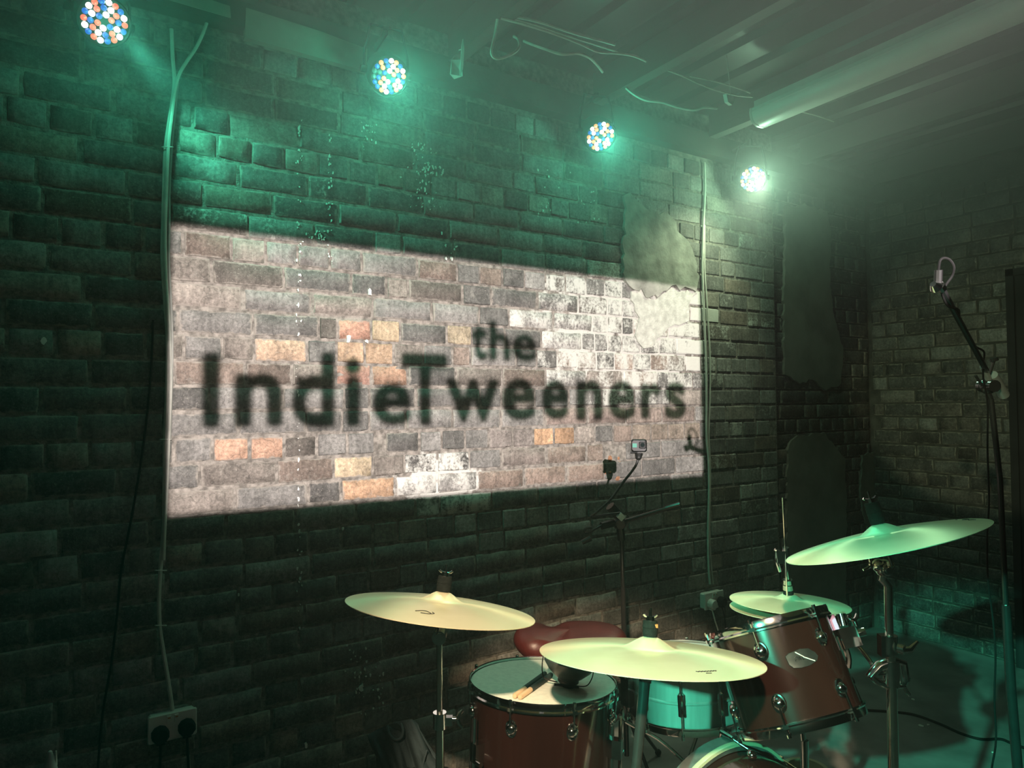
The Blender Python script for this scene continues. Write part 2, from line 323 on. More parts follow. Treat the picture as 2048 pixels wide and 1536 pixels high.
# ------------------------------------------------------------------ mesh helpers
def basis(axis, ref=None):
    w = Vector(axis).normalized()
    r = Vector(ref) if ref is not None else (Vector((0, 0, 1)) if abs(w.z) < .9 else Vector((1, 0, 0)))
    u = (r - w * r.dot(w)).normalized(); return u, w.cross(u), w
class MB:
    def __init__(s): s.v = []; s.f = []
    def add(s, vs, fs):
        n = len(s.v); s.v += [Vector(v) for v in vs]; s.f += [tuple(i + n for i in f) for f in fs]; return s
    def box(s, c, size, R=None):
        c = Vector(c); hx, hy, hz = (k / 2 for k in size); vs = []
        for x in (-hx, hx):
            for y in (-hy, hy):
                for z in (-hz, hz):
                    p = Vector((x, y, z)); vs.append(c + (R @ p if R else p))
        return s.add(vs, [(0, 1, 3, 2), (4, 6, 7, 5), (0, 4, 5, 1), (2, 3, 7, 6), (0, 2, 6, 4), (1, 5, 7, 3)])
    def bbox(s, c, size, bev, R=None):
        """box with chamfered long edges: an octagonal-ish rounded slab"""
        c = Vector(c); hx, hy, hz = (k / 2 for k in size); vs = []; fs = []
        ring = [(-hx + bev, -hy), (hx - bev, -hy), (hx, -hy + bev), (hx, hy - bev), (hx - bev, hy), (-hx + bev, hy), (-hx, hy - bev), (-hx, -hy + bev)]
        lv = [(-hz, .0), (-hz + bev, 1), (hz - bev, 1), (hz, 0)]
        for z, full in lv:
            for x, y in ring:
                k = 1.0 if full else 1 - bev / max(hx, hy)
                if not full: x2, y2 = x - math.copysign(min(bev, abs(x)), x) * .7, y - math.copysign(min(bev, abs(y)), y) * .7
                else: x2, y2 = x, y
                p = Vector((x2, y2, z)); vs.append(c + (R @ p if R else p))
        for k in range(3):
            for i in range(8):
                j = (i + 1) % 8; fs.append((k * 8 + i, k * 8 + j, k * 8 + 8 + j, k * 8 + 8 + i))
        fs.append(tuple(range(7, -1, -1))); fs.append(tuple(range(24, 32)))
        return s.add(vs, fs)
    def lathe(s, prof, o, axis, n=32, ref=None, a0=0.0, a1=2 * PI):
        o = Vector(o); u, v, w = basis(axis, ref); full = abs(a1 - a0 - 2 * PI) < 1e-6
        cnt = n if full else n + 1; rings = []; vs = []; fs = []
        for r, h in prof:
            if r < 1e-7: rings.append([len(vs)]); vs.append(o + w * h); continue
            ids = []
            for i in range(cnt):
                a = a0 + (a1 - a0) * i / n; ids.append(len(vs)); vs.append(o + w * h + (u * math.cos(a) + v * math.sin(a)) * r)
            rings.append(ids)
        for A, B in zip(rings[:-1], rings[1:]):
            m_ = n
            for i in range(m_):
                j = (i + 1) % cnt if full else i + 1
                if len(A) == 1 and len(B) == 1: continue
                if len(A) == 1: fs.append((A[0], B[j], B[i]))
                elif len(B) == 1: fs.append((A[i], A[j], B[0]))
                else: fs.append((A[i], A[j], B[j], B[i]))
        return s.add(vs, fs)
    def cyl(s, a, b, r0, r1=None, n=14):
        a = Vector(a); b = Vector(b); r1 = r0 if r1 is None else r1; h = (b - a).length
        return s.lathe([(0, 0), (r0, 0), (r1, h), (0, h)], a, b - a, n)
    def sph(s, c, r, n=14, k=8, axis=(0, 0, 1), squash=1.0):
        return s.lathe([(r * math.sin(PI * i / k), -r * squash * math.cos(PI * i / k)) for i in range(k + 1)], c, axis, n)
    def tube(s, pts, r, n=8, closed=False):
        pts = [Vector(p) for p in pts]; N = len(pts); rr = r if hasattr(r, '__len__') else [r] * N
        vs = []; fs = []; u = None
        for i, p in enumerate(pts):
            t = (pts[(i + 1) % N] - pts[i - 1]) if closed else (pts[min(i + 1, N - 1)] - pts[max(i - 1, 0)])
            if t.length < 1e-9: t = Vector((0, 0, 1))
            t.normalize()
            if u is None: u, _, _ = basis(t)
            u = (u - t * u.dot(t)).normalized(); w = t.cross(u)
            for k in range(n):
                a = 2 * PI * k / n; vs.append(p + (u * math.cos(a) + w * math.sin(a)) * rr[i])
        for i in range(N if closed else N - 1):
            j = (i + 1) % N
            for k in range(n):
                l = (k + 1) % n; fs.append((i * n + k, i * n + l, j * n + l, j * n + k))
        if not closed:
            fs.append(tuple(range(n - 1, -1, -1))); fs.append(tuple((N - 1) * n + k for k in range(n)))
        return s.add(vs, fs)
    def slab(s, poly, off):
        """flat polygon (3-D points) thickened by the vector off"""
        n = len(poly); off = Vector(off); vs = [Vector(p) for p in poly] + [Vector(p) + off for p in poly]
        fs = [tuple(range(n)), tuple(range(2 * n - 1, n - 1, -1))] + [(i, i + n, (i + 1) % n + n, (i + 1) % n) for i in range(n)]
        return s.add(vs, fs)
    def build(s, name, material, parent=None, smooth=35):
        org = parent['_org'] if parent is not None and '_org' in parent else (0, 0, 0)
        org = Vector(org); me = bpy.data.meshes.new(name)
        me.from_pydata([tuple(v - org) for v in s.v], [], s.f); me.validate()
        bm = bmesh.new(); bm.from_mesh(me); bmesh.ops.recalc_face_normals(bm, faces=bm.faces); bm.to_mesh(me); bm.free()
        me.materials.append(material)
        if smooth:
            me.shade_smooth(); me.set_sharp_from_angle(angle=math.radians(smooth))
        o = bpy.data.objects.new(name, me); COL.objects.link(o)
        if parent is not None:
            o.parent = parent
            if '_org' in parent: ORG.append(o); o['_org'] = list(org)
        return o
ORG = []
def curve(pts, k=6):
    """Catmull-Rom through the points"""
    P = [Vector(p) for p in pts]; out = []
    for i in range(len(P) - 1):
        a, b, c, d = P[max(i - 1, 0)], P[i], P[i + 1], P[min(i + 2, len(P) - 1)]
        for j in range(k):
            t = j / k; out.append(.5 * ((2 * b) + (c - a) * t + (2 * a - 5 * b + 4 * c - d) * t * t + (3 * b - a - 3 * c + d) * t ** 3))
    return out + [P[-1]]
def tag(o, label=None, cat=None, group=None, kind=None):
    if label: o['label'] = label
    if cat: o['category'] = cat
    if group: o['group'] = group
    if kind: o['kind'] = kind
    return o
def thing(name, loc, label, cat, group=None):
    o = bpy.data.objects.new(name, None); COL.objects.link(o); o.location = loc; o.empty_display_size = .05
    o['_org'] = list(loc); ORG.append(o)
    return tag(o, label, cat, group)
def single(name, mb, material, label, cat, group=None, smooth=35):
    return tag(mb.build(name, material, None, smooth), label, cat, group)

# ================================================================== THE ROOM
XR, YF, XL, ZC = 4.64, -6.2, -3.2, 3.06          # right wall, front wall, left wall, roof sheet
COURSE = .0875; Z0 = 2.102                          # bed joint 0 at z = Z0
BRK = .0                                            # brick faces at Y = 0
fl = MB().box(((XL + XR) / 2, (YF + .2) / 2, -.05), (XR - XL + .4, .2 - YF + .4, .1)).build('floor', M_FLOOR, None, 0); tag(fl, kind='structure')
wb = MB().box(((XL + 3.55) / 2, .1385, 1.53), (3.55 - XL, .265, 3.06)).build('wall_back', M_MORTAR, None, 0); tag(wb, kind='structure')
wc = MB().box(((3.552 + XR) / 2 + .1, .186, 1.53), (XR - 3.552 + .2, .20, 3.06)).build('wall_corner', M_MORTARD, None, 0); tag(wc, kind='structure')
wr = MB().box((XR + .15, (YF + .3) / 2, 1.53), (.284, .3 - YF, 3.06)).build('wall_right', M_MORTARD, None, 0); tag(wr, kind='structure')
w2 = MB().box((XL - .1, (YF + .2) / 2, 1.53), (.2, .2 - YF, 3.06)).build('wall_left', M_BLACKWALL, None, 0); tag(w2, kind='structure')
w3 = MB().box(((XL + XR) / 2, YF - .1, 1.53), (XR - XL + .4, .2, 3.06)).build('wall_front', M_BLACKWALL, None, 0); tag(w3, kind='structure')
# box-profile roof sheet, ribs running out from the wall
cm = MB(); prof = []; x = XL - .2
while x < XR + .3:
    prof += [(x, 0), (x + .15, 0), (x + .165, .03), (x + .205, .03), (x + .22, 0)]; x += .22
vs = []; fs = []
for X, h in prof:
    for Y in (.25, YF - .1): vs.append((X, Y, ZC + h))
for i in range(len(prof) - 1): fs.append((2 * i, 2 * i + 1, 2 * i + 3, 2 * i + 2))
cm.add(vs, fs); ce = cm.build('ceiling', M_SHEET, None, 0); tag(ce, kind='structure')
mdd = ce.modifiers.new('thick', 'SOLIDIFY'); mdd.thickness = .02; mdd.offset = 1
# timber along the wall top, and joists running out from it
pl = MB().box(((XL + XR) / 2, -.03, 2.875), (XR - XL, .06, .11)).build('trim_1', M_WOOD, None, 0); tag(pl, kind='structure')
k = 2
for X in (-1.74, -.96, -.18, .585, 1.40, 2.165, 2.955, 3.74, 4.52):
    j = MB().box((X, (YF - .07) / 2, 2.975), (.055, -YF - .07, .14)).build('trim_%d' % k, M_WOOD, None, 0); tag(j, kind='structure'); k += 1
pb = MB().slab([on_wall(492, 15, -.062), on_wall(640, 62, -.062), on_wall(735, 98, -.062), on_wall(733, 142, -.062), on_wall(600, 105, -.062), on_wall(490, 74, -.062)], (0, .03, 0)).build('trim_%d' % k, M_PLATE, None, 0); tag(pb, kind='structure'); k += 1
pb = MB().slab([on_wall(-40, -150, -.062), on_wall(460, 12, -.062), on_wall(462, 36, -.062), on_wall(-40, -110, -.062)], (0, .03, 0)).build('trim_%d' % k, M_PLATE, None, 0); tag(pb, kind='structure'); k += 1

# ---- bricks
def brick_mesh(seed, soft):
    r = random.Random(seed); NXb, NZb = 5, 3; vs = []; fs = []
    def jit(a): return (r.random() - .5) * a
    # front grid with a rolled-back, ragged rim; local: x length -.5...5, z height -.5...5, y depth (metres, -y = front)
    xs = [-.5, -.475, -.2, .0, .2, .475, .5]; zs = [-.5, -.44, 0, .44, .5]
    for iz, z in enumerate(zs):
        for ix, x in enumerate(xs):
            ex = ix in (0, len(xs) - 1); ez = iz in (0, len(zs) - 1)
            y = .0 + jit(.0013 if soft < 2 else .009)
            if ex or ez: y = .0035 + jit(.003)
            if ex and ez: y = .006 + r.random() * .006 * soft
            if (ex or ez) and r.random() < .16 * soft: y += .006 * r.random() * 2
            vs.append((x + jit(.012 if not ex else .018), y, z + jit(.03 if not ez else .045)))
    w = len(xs)
    for iz in range(len(zs) - 1):
        for ix in range(w - 1):
            a = iz * w + ix; fs.append((a, a + 1, a + w + 1, a + w))
    rim = [i for i in range(w)] + [iz * w + w - 1 for iz in range(1, len(zs))] + [(len(zs) - 1) * w + i for i in range(w - 2, -1, -1)] + [iz * w for iz in range(len(zs) - 2, 0, -1)]
    nb = len(vs)
    for i in rim: vs.append((vs[i][0], .045, vs[i][2]))
    for i in range(len(rim)):
        j = (i + 1) % len(rim); fs.append((rim[j], rim[i], nb + i, nb + j))
    me = bpy.data.meshes.new('brick'); me.from_pydata(vs, [], fs)
    bm = bmesh.new(); bm.from_mesh(me); bmesh.ops.recalc_face_normals(bm, faces=bm.faces); bm.to_mesh(me); bm.free()
    me.materials.append(M_BRICK); me.shade_smooth(); me.set_sharp_from_angle(angle=math.radians(14))
    return me
STR = [brick_mesh(100 + i, 1.0) for i in range(9)]; HDR = [brick_mesh(200 + i, .8) for i in range(6)]
ROUGH = [brick_mesh(300 + i, 2.6) for i in range(4)]
# head joints read off the lit rows (metres along the wall), by course
JOINTS = {0: [0.394, 0.549, 0.665, 0.78, 0.9, 1.027, 1.263, 1.447, 1.557, 1.673, 1.789, 1.905, 2.019, 2.141, 2.255, 2.367], 1: [0.483, 0.729, 0.984, 1.13, 1.223, 1.473, 1.613, 1.859, 2.092, 2.273, 2.366], 2: [0.585, 0.832, 1.073, 1.329, 1.553, 1.705, 1.945, 2.178, 2.271, 2.364, 2.437], 3: [0.621, 0.858, 0.93, 1.067, 1.187, 1.398, 1.517, 1.68, 1.879, 2.113, 2.189, 2.27, 2.363, 2.485, 2.613, 2.731], 4: [0.397, 0.519, 0.624, 0.815, 0.927, 1.038, 1.159, 1.29, 1.423, 1.509, 1.74, 1.851, 1.968, 2.085, 2.2, 2.313, 2.434], 5: [0.597, 0.76, 0.921, 1.066, 1.221, 1.437, 1.666, 1.899, 2.137, 2.366, 2.60, 2.853], 6: [0.477, 0.722, 0.956, 1.058, 1.253, 1.554, 1.663, 1.84, 2.029, 2.23, 2.44], 7: [0.574, 0.811, 0.948, 1.055, 1.209, 1.419, 1.657, 1.889, 2.138, 2.383, 2.627, 2.868], 8: [0.367, 0.487, 0.611, 0.731, 0.85, 0.967, 1.08, 1.121, 1.27, 1.37, 1.48, 1.595, 1.718, 1.83, 1.944, 2.065, 2.185, 2.301, 2.42, 2.549, 2.668, 2.787], 9: [0.448, 0.706, 0.914, 1.071, 1.202, 1.35, 1.501, 1.658, 1.898, 2.135, 2.376, 2.616], 10: [0.561, 0.816, 0.943, 1.163, 1.35, 1.537, 1.777, 2.013, 2.241, 2.481]}
# bricks whose face has come off or was never sooted: (course, from, to, colour)
BARE = [(8, .48, .74, (0.362, 0.231, 0.159)), (8, 1.82, 2.07, (0.345, 0.221, 0.131)), (3, .93, 1.07, (0.329, 0.191, 0.136)), (3, 1.07, 1.19, (0.367, 0.285, 0.188)), (3, 1.397, 1.52, (0.322, 0.267, 0.184)),
        (4, .92, 1.16, (0.348, 0.245, 0.162)), (5, .92, 1.07, (0.330, 0.199, 0.151)), (5, 1.07, 1.22, (0.331, 0.214, 0.145)), (9, .91, 1.075, (0.369, 0.300, 0.197)), (10, .94, 1.165, (0.362, 0.238, 0.148)),
        (4, .70, .82, (0.334, 0.245, 0.169)), (10, 1.53, 2.25, (0.217, 0.169, 0.135)), (9, 1.89, 2.4, (0.218, 0.177, 0.142)), (7, 1.9, 2.9, (0.219, 0.177, 0.150)), (8, 1.59, 1.83, (0.181, 0.160, 0.143)), (8, 2.4, 2.9, (0.218, 0.181, 0.143)), (9, 1.6, 1.9, (0.180, 0.156, 0.135))]
SPALLED = [(3, .93, 1.07), (5, .92, 1.22), (9, 1.20, 1.36), (9, 2.13, 2.4), (11, .9, 1.2), (10, .94, 1.165)]
def blob(x, z, cx, cz, rx, rz): return max(0.0, 1 - ((x - cx) / rx) ** 2 - ((z - cz) / rz) ** 2)
def wash(x, z):
    """how much whitewash a brick still carries"""
    a = -.02 + .10 * (rnd.random() - .5)
    a += .50 * min(1, 2.2 * blob(x, z, 2.38, 1.86, .74, .46)) + .52 * min(1, 2.5 * blob(x, z, 1.37, 1.20, .27, .17)) + .3 * blob(x, z, 1.25, 1.72, .3, .25)
    a += .44 * min(1, 1.5 * blob(x, z, .62, 2.36, .6, .36)) * rnd.random() ** .6
    a += .42 * min(1, 1.5 * blob(x, z, 3.25, 1.9, .5, 1.0)) * rnd.random() ** .5 + .40 * min(1, 1.6 * blob(x, z, 3.15, .80, .42, .5)) * (rnd.random() < .8)
    a += .36 * blob(x, z, 2.2, .85, .9, .5) * (rnd.random() < .5) + .2 * blob(x, z, 2.0, 2.55, .5, .25) * (rnd.random() < .3)
    return max(0, min(.75, a))
def brick_color(row, x):
    for r_, a, b, c in BARE:
        if r_ == row and a - .01 <= x <= b + .01:
            q = .85 + .3 * rnd.random(); return tuple(v * q for v in c)
    t = rnd.random(); g = .085 + .14 * rnd.random() ** 1.4
    if x > 1.45: g *= 1.2
    if t < .72: c = (g, g * .97, g * .885)
    elif t < .9: c = (g * 1.08, g * .96, g * .82)
    else: c = (g * 1.15, g * .92, g * .75)
    return c
def row_joints(row, lo, hi, shift):
    header = row % 4 == 0
    xs = []
    if row in JOINTS:
        xs = list(JOINTS[row])
    step = .1195 if header else .239
    if not xs:
        x = lo + shift + (.06 if header else (.12 if row % 2 else 0))
        while x > lo: x -= step
        while x < hi + step:
            xs.append(x + rnd.uniform(-.008, .008))
            x += step if (header or rnd.random() > .14) else step / 2
    while xs[0] > lo: xs.insert(0, xs[0] - step + rnd.uniform(-.006, .006))
    while xs[-1] < hi - .03: xs.append(xs[-1] + step + rnd.uniform(-.006, .006))
    return xs
def project(p):
    d = Vector(p) - CAM; z = d.dot(_f)
    return (1024 + FPX * d.dot(_R) / z, 768 - FPX * d.dot(_U) / z, z) if z > .1 else (-9999, 0, 1)
bricks = []     # (centre, length, height, out-direction, row, colour, wash, pixel area)
def add_brick(c, length, height, normal, row, colr, w):
    px, py, z = project(c); e = Vector((1, 0, 0)) if abs(normal.y) > .5 else Vector((0, 1, 0))
    q = project(Vector(c) + e * length); area = abs(q[0] - px) * height * FPX / z if -60 < px < 2108 and -50 < py < 1590 else 0
    bricks.append((Vector(c), length, height, normal, row, colr, w, area))
# course -10 (under the wall plate) .. 23 (floor)
for row in range(-9, 24):
    zt = Z0 - row * COURSE; zc = zt - COURSE / 2
    if zc > 2.84: continue
    xs = row_joints(row, -.42, 3.5, rnd.uniform(0, .2))
    for a, b in zip(xs[:-1], xs[1:]):
        if b < -.42 or a > 3.53: continue
        b = min(b, 3.545)
        if b - a < .05: continue
        g = rnd.uniform(.008, .013); xc = (a + b) / 2
        if row == 9 and 2.13 < xc < 2.28: b = a + .1; xc = (a + b) / 2          # the hole knocked through here
        add_brick((xc, 0, zc + rnd.uniform(-.002, .002)), b - a - g, COURSE - rnd.uniform(.009, .014), Vector((0, -1, 0)), row, brick_color(row, xc), wash(xc, zc))
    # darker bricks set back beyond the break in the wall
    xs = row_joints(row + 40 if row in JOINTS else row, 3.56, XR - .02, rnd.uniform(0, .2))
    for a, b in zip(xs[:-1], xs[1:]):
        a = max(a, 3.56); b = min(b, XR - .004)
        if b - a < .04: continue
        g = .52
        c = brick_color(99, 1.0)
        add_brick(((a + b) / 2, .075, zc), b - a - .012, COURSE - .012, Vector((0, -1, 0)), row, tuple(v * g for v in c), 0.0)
    # the wall at the far side
    ys = row_joints(row + 40 if row in JOINTS else row, -1.45, -.0, rnd.uniform(0, .2))
    for a, b in zip(ys[:-1], ys[1:]):
        b = min(b, .06)
        if b - a < .04: continue
        gcol = brick_color(99, 1.0); gq = sum(gcol) / 3; yc = (a + b) / 2; wl = .22 * blob(yc, zc, -.9, 2.0, .75, .65) * 1.5
        add_brick((XR, yc, zc + rnd.uniform(-.002, .002)), b - a - rnd.uniform(.009, .014), COURSE - rnd.uniform(.01, .016), Vector((-1, 0, 0)), row,
                  tuple((.8 if zc > 1.3 else .55) * (.6 * v + .4 * gq) for v in gcol), min(.5, max(0, wl + .25 * (rnd.random() - .6))))
def place_bricks(parent, sel, most):
    sel = sorted(sel, key=lambda t: -t[7]); v_, f_, c_ = [], [], []
    for i, (c, ln, ht, nrm, row, colr, w, area) in enumerate(sel):
        rough = any(r_ == row and a <= c.x <= b for r_, a, b in SPALLED) and abs(nrm.y) > .5
        pool = ROUGH if rough else (HDR if ln < .16 else STR)
        me = pool[rnd.randrange(len(pool))]
        depth = rnd.uniform(-.002, .003) + (.001 if rough else 0)
        if nrm.y < -.5: R = Matrix.Identity(3)
        else: R = Matrix(((0, 1, 0), (1, 0, 0), (0, 0, 1)))      # depth along +X, length along Y
        if abs(nrm.x) > .5: R = Matrix(((0, 1, 0), (-1, 0, 0), (0, 0, 1)))
        flip = -1 if rnd.random() < .5 else 1
        if i < most and area > 0:
            o = bpy.data.objects.new('brick', me); COL.objects.link(o); o.parent = parent
            M4 = R.to_4x4(); M4.translation = c - nrm * depth
            o.matrix_local = M4 @ Matrix.Rotation(rnd.uniform(-.006, .006), 4, 'Y') @ Matrix.Diagonal((ln, 1, ht, 1))
            o.color = (*colr, w)
        else:
            n = len(v_)
            for v in me.vertices: v_.append(c - nrm * depth + R @ Vector((v.co.x * ln, v.co.y, v.co.z * ht)))
            for p in me.polygons: f_.append(tuple(n + k for k in p.vertices)); c_.append((*colr, w))
    if v_:
        me = bpy.data.meshes.new('brick_filling'); me.from_pydata([tuple(v) for v in v_], [], f_); me.materials.append(M_BRICKS)
        at_ = me.attributes.new('tone', 'FLOAT_COLOR', 'FACE'); at_.data.foreach_set('color', np.array(c_, np.float32).ravel())
        me.shade_smooth(); me.set_sharp_from_angle(angle=math.radians(14))
        o = bpy.data.objects.new('brick_filling', me); COL.objects.link(o); o.parent = parent; o['kind'] = 'stuff'
place_bricks(wb, [b for b in bricks if abs(b[3].y) > .5 and b[0].y < .05], 300)
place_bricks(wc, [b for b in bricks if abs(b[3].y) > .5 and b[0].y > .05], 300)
place_bricks(wr, [b for b in bricks if abs(b[3].x) > .5], 300)

# ---- plaster remains: ragged sheets lying on the bricks
def ragged(pts, step=.03, amp=.012, seed=0):
    r = random.Random(seed); out = []; n = len(pts)
    for i in range(n):
        a, b = Vector(pts[i]), Vector(pts[(i + 1) % n]); k = max(1, int((b - a).length / step))
        for j in range(k):
            p = a.lerp(b, j / k); out.append(p + Vector((r.uniform(-amp, amp), 0, r.uniform(-amp, amp))))
    return out
def plaster(px, Y, thick, material, seed, amp=.010, name='plaster_patch'):
    poly = ragged([on_wall(x, y, Y) for x, y in px], .03, amp, seed)
    return MB().slab(poly, (0, thick, 0)).build(name, material, wc if Y > .03 else wb, 0)
plaster([(1250, 392), (1262, 386), (1275, 398), (1300, 420), (1345, 432), (1362, 470), (1385, 500), (1396, 540), (1394, 585), (1340, 572), (1300, 600), (1285, 580), (1248, 566)], -.012, .02, M_PLASTER, 3, .015)
plaster([(1262, 585), (1282, 582), (1300, 600), (1345, 578), (1394, 586), (1380, 606), (1376, 640), (1352, 650), (1330, 664), (1300, 690), (1286, 700), (1272, 672), (1282, 640), (1266, 612)], -.0062, .014, M_LIME, 5, .012)
plaster([(1572, 415), (1610, 408), (1655, 424), (1663, 470), (1660, 560), (1670, 640), (1688, 700), (1682, 768), (1650, 778), (1625, 760), (1600, 765), (1570, 748), (1568, 600)], .062, .02, M_PLASTERD, 8)
plaster([(1576, 900), (1590, 872), (1650, 866), (1668, 890), (1690, 915), (1694, 1000), (1692, 1160), (1700, 1330), (1572, 1350), (1574, 1100)], .062, .02, M_PLASTERD, 9)
plaster([(1725, 910), (1758, 900), (1762, 1060), (1738, 1070), (1722, 1000)], .064, .02, M_PLASTERD, 10)
# hole knocked into the wall: a dark ragged cavity lined with broken brick
hole = MB(); c0 = on_wall(1232, 935); r = random.Random(5)
for i in range(16):
    p = c0 + Vector((r.uniform(-.055, .055), .012 + .03 * r.random(), r.uniform(-.05, .045)))
    hole.sph(p, r.uniform(.012, .022), 6, 4)
hb = hole.build('broken_brick_core', mat('raw_brick_core', (.30, .15, .08), .95, noise_amt=.5, noise_scale=60, bump=1, bump_scale=140), wb, 0); hb['kind'] = 'stuff'
# paint runs and specks down the bricks
sp = MB(); r = random.Random(11)
def speck(px, py, s, tall=1.0):
    p = on_wall(px, py, -.004); n = 8; k = [r.uniform(.35, 1.25) for _ in range(n)]
    poly = [p + Vector((math.cos(2 * PI * i / n) * s * k[i], 0, math.sin(2 * PI * i / n) * s * tall * k[i])) for i in range(n)]
    sp.slab(poly, (0, .006, 0))
for x, y0, y1, n, wv in ((598, 240, 1260, 70, 3), (660, 260, 540, 34, 3), (735, 240, 300, 26, 10), (850, 285, 420, 60, 16), (865, 330, 350, 20, 14), (720, 1280, 1430, 30, 12), (760, 1320, 1420, 14, 8), (635, 460, 480, 26, 16), (905, 460, 520, 12, 10), (1100, 340, 440, 16, 20), (1180, 380, 450, 14, 10)):
    for i in range(n): speck(x + r.gauss(0, wv), r.uniform(y0, y1), r.uniform(.0012, .0042), r.uniform(.7, 2.6))
for x, y, s in ((740, 585, .012), (698, 678, .013), (733, 682, .010), (723, 1375, .012), (686, 1058, .006), (477, 1190, .005), (88, 682, .012), (613, 1492, .009), (1272, 905, .003)): speck(x, y, s * .8, 1.5)
so = sp.build('paint_speck', M_SPECK, wb, 0); so['kind'] = 'stuff'
# doorway panel on the far wall
p0 = on_right(2013, 540, XR - .03); zt = p0.z
dr = MB().box((XR - .012, p0.y - .45, zt / 2), (.05, .9, zt)).build('door_1', M_BLACKWALL, None, 0); tag(dr, kind='structure')
fr = MB().box((XR - .02, p0.y - .02, zt / 2), (.06, .04, zt)).box((XR - .02, p0.y - .45, zt - .02), (.06, .9, .04)).build('door_frame', M_BLACKWALL, dr, 0)

# ================================================================== STAGE LAMPS
def stage_lamp(p, aim, label, unlit=()):
    t = thing('stage_lamp', p, label, 'stage light', 'round LED stage lamps along the wall top')
    ax = (aim - p).normalized(); u, v, w = basis(ax)
    MB().lathe([(0, -.10), (.045, -.10), (.065, -.085), (.074, -.05), (.074, .010), (.069, .014), (.069, .0), (0, .0)], p, ax, 28, u).build('lamp_can', M_RUBBER, t)
    MB().lathe([(0, .004), (.068, .004), (.068, .0), (0, .0)], p, ax, 28, u).build('lens_plate', M_RUBBER, t)
    yk = MB(); side = ax.cross(Vector((0, 0, 1))).normalized(); up = Vector((0, 0, 1))
    top = min(2.9 - p.z - .012, .17); c = p - ax * .04
    yk.tube([c + side * .083, c + side * .083 + up * .06, c + side * .06 + up * top, c - side * .06 + up * top, c - side * .083 + up * .06, c - side * .083], .005, 6)
    for s in (-1, 1): yk.cyl(c + side * .070 * s, c + side * .095 * s, .013)
    yk.build('yoke', M_RUBBER, t)
    cl = MB(); q = c + up * top; cl.cyl(q, (q.x, q.y, 2.9 if abs(q.y) > .06 else q.z + .03), .011); cl.tube([(q.x, q.y, min(2.892, q.z + .02)), (q.x, -.05, 2.87)], .01, 6)
    cl.build('bracket', M_RUBBER, t)
    rings = [(6, .0195, 0), (12, .0375, .26), (18, .0550, 0)]; n = 0
    for cnt, rad, ph in rings:
        for i in range(cnt):
            a = ph + 2 * PI * i / cnt; q = p + (u * math.cos(a) + v * math.sin(a)) * rad + ax * .006
            mm = (M_LENSW, M_LENSB, M_LENSX if 'red' in label else M_LENSR)[(i + (0 if cnt != 12 else 1)) % 3]
            x, y, _ = project(q)
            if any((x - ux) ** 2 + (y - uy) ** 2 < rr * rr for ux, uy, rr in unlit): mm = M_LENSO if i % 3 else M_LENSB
            if ('lens', mm.name) not in LENS:
                LENS[('lens', mm.name)] = lens_mesh(mm)
            o = bpy.data.objects.new('led_lens', LENS[('lens', mm.name)]); COL.objects.link(o); o.parent = t
            Mx = Matrix((u, v, w)).transposed().to_4x4(); Mx.translation = q - p; o.matrix_local = Mx
    return t
LENS = {}
def lens_mesh(mm):
    b = MB().lathe([(.0086, -.003), (.0086, .002), (.007, .006), (.004, .008), (0, .0086)], (0, 0, 0), (0, 0, 1), 12, (1, 0, 0))
    me = bpy.data.meshes.new('led_lens'); me.from_pydata([tuple(v) for v in b.v], [], b.f); me.materials.append(mm); me.shade_smooth(); return me
stage_lamp(LAMP_POS[0], LAMP_AIM[0], 'round LED stage lamp with red lenses, beside the white cables down the wall')
stage_lamp(LAMP_POS[1], LAMP_AIM[1], 'round LED stage lamp with yellow lenses and an unlit edge, by the pale board', [(742, 150, 22)])
stage_lamp(LAMP_POS[2], LAMP_AIM[2], 'round LED stage lamp with orange lenses under the second joist, above peeling plaster')
stage_lamp(LAMP_POS[3], LAMP_AIM[3], 'round LED stage lamp glowing whitish, below the end of the tube light')

# ================================================================== CABLES AND SOCKETS ON THE BRICK WALL
def cable(pts, rad, material, label, name='cable', group=None, n=7, k=6):
    return single(name, MB().tube(curve(pts, k), rad, n), material, label, 'cable', group)
W = lambda x, y, Y=-.012: on_wall(x, y, Y)
c1 = [(343, 58), (345, 110), (349, 160), (345, 200), (337, 250), (331, 300), (328, 380), (326, 450), (325, 520), (330, 600), (335, 680), (334, 780), (330, 880), (329, 960), (328, 1040), (322, 1120), (318, 1190), (319, 1250), (326, 1300), (336, 1360), (345, 1420)]
ca = cable([W(*p) for p in c1], .0065, M_CABLE, 'pale cable running the full height of the wall into the socket', 'wall_cable', 'pale cables down the brick wall')
c2 = [(424, -20), (415, 40), (395, 90), (372, 125), (358, 150), (350, 180), (345, 220), (338, 280), (335, 330), (332, 400), (330, 470), (332, 560), (338, 650), (341, 760), (338, 860), (334, 960), (330, 1040), (327, 1120)]
cable([W(x, y, -.022) for x, y in c2], .0055, M_CABLE, 'pale cable slanting down from the ceiling onto the cable bundle', 'wall_cable', 'pale cables down the brick wall')
c3 = [(355, 165), (351, 205), (346, 255), (342, 300), (338, 380), (338, 450), (337, 520), (341, 600), (344, 680), (343, 760), (339, 880)]
cable([W(x, y, -.009) for x, y in c3], .005, mat('grey_cable', (.30, .30, .27), .5, noise_amt=.2), 'short grey cable tucked behind the two pale cables', 'wall_cable', 'pale cables down the brick wall')
for i, (x, y) in enumerate(((332, 294), (329, 879), (319, 1141), (319, 1251))):
    c = MB().tube([W(x - 9, y, -.004), W(x - 7, y, -.024), W(x + 11, y, -.026), W(x + 14, y, -.004)], .002, 5).build('cable_clip', M_WHITEPL, ca)
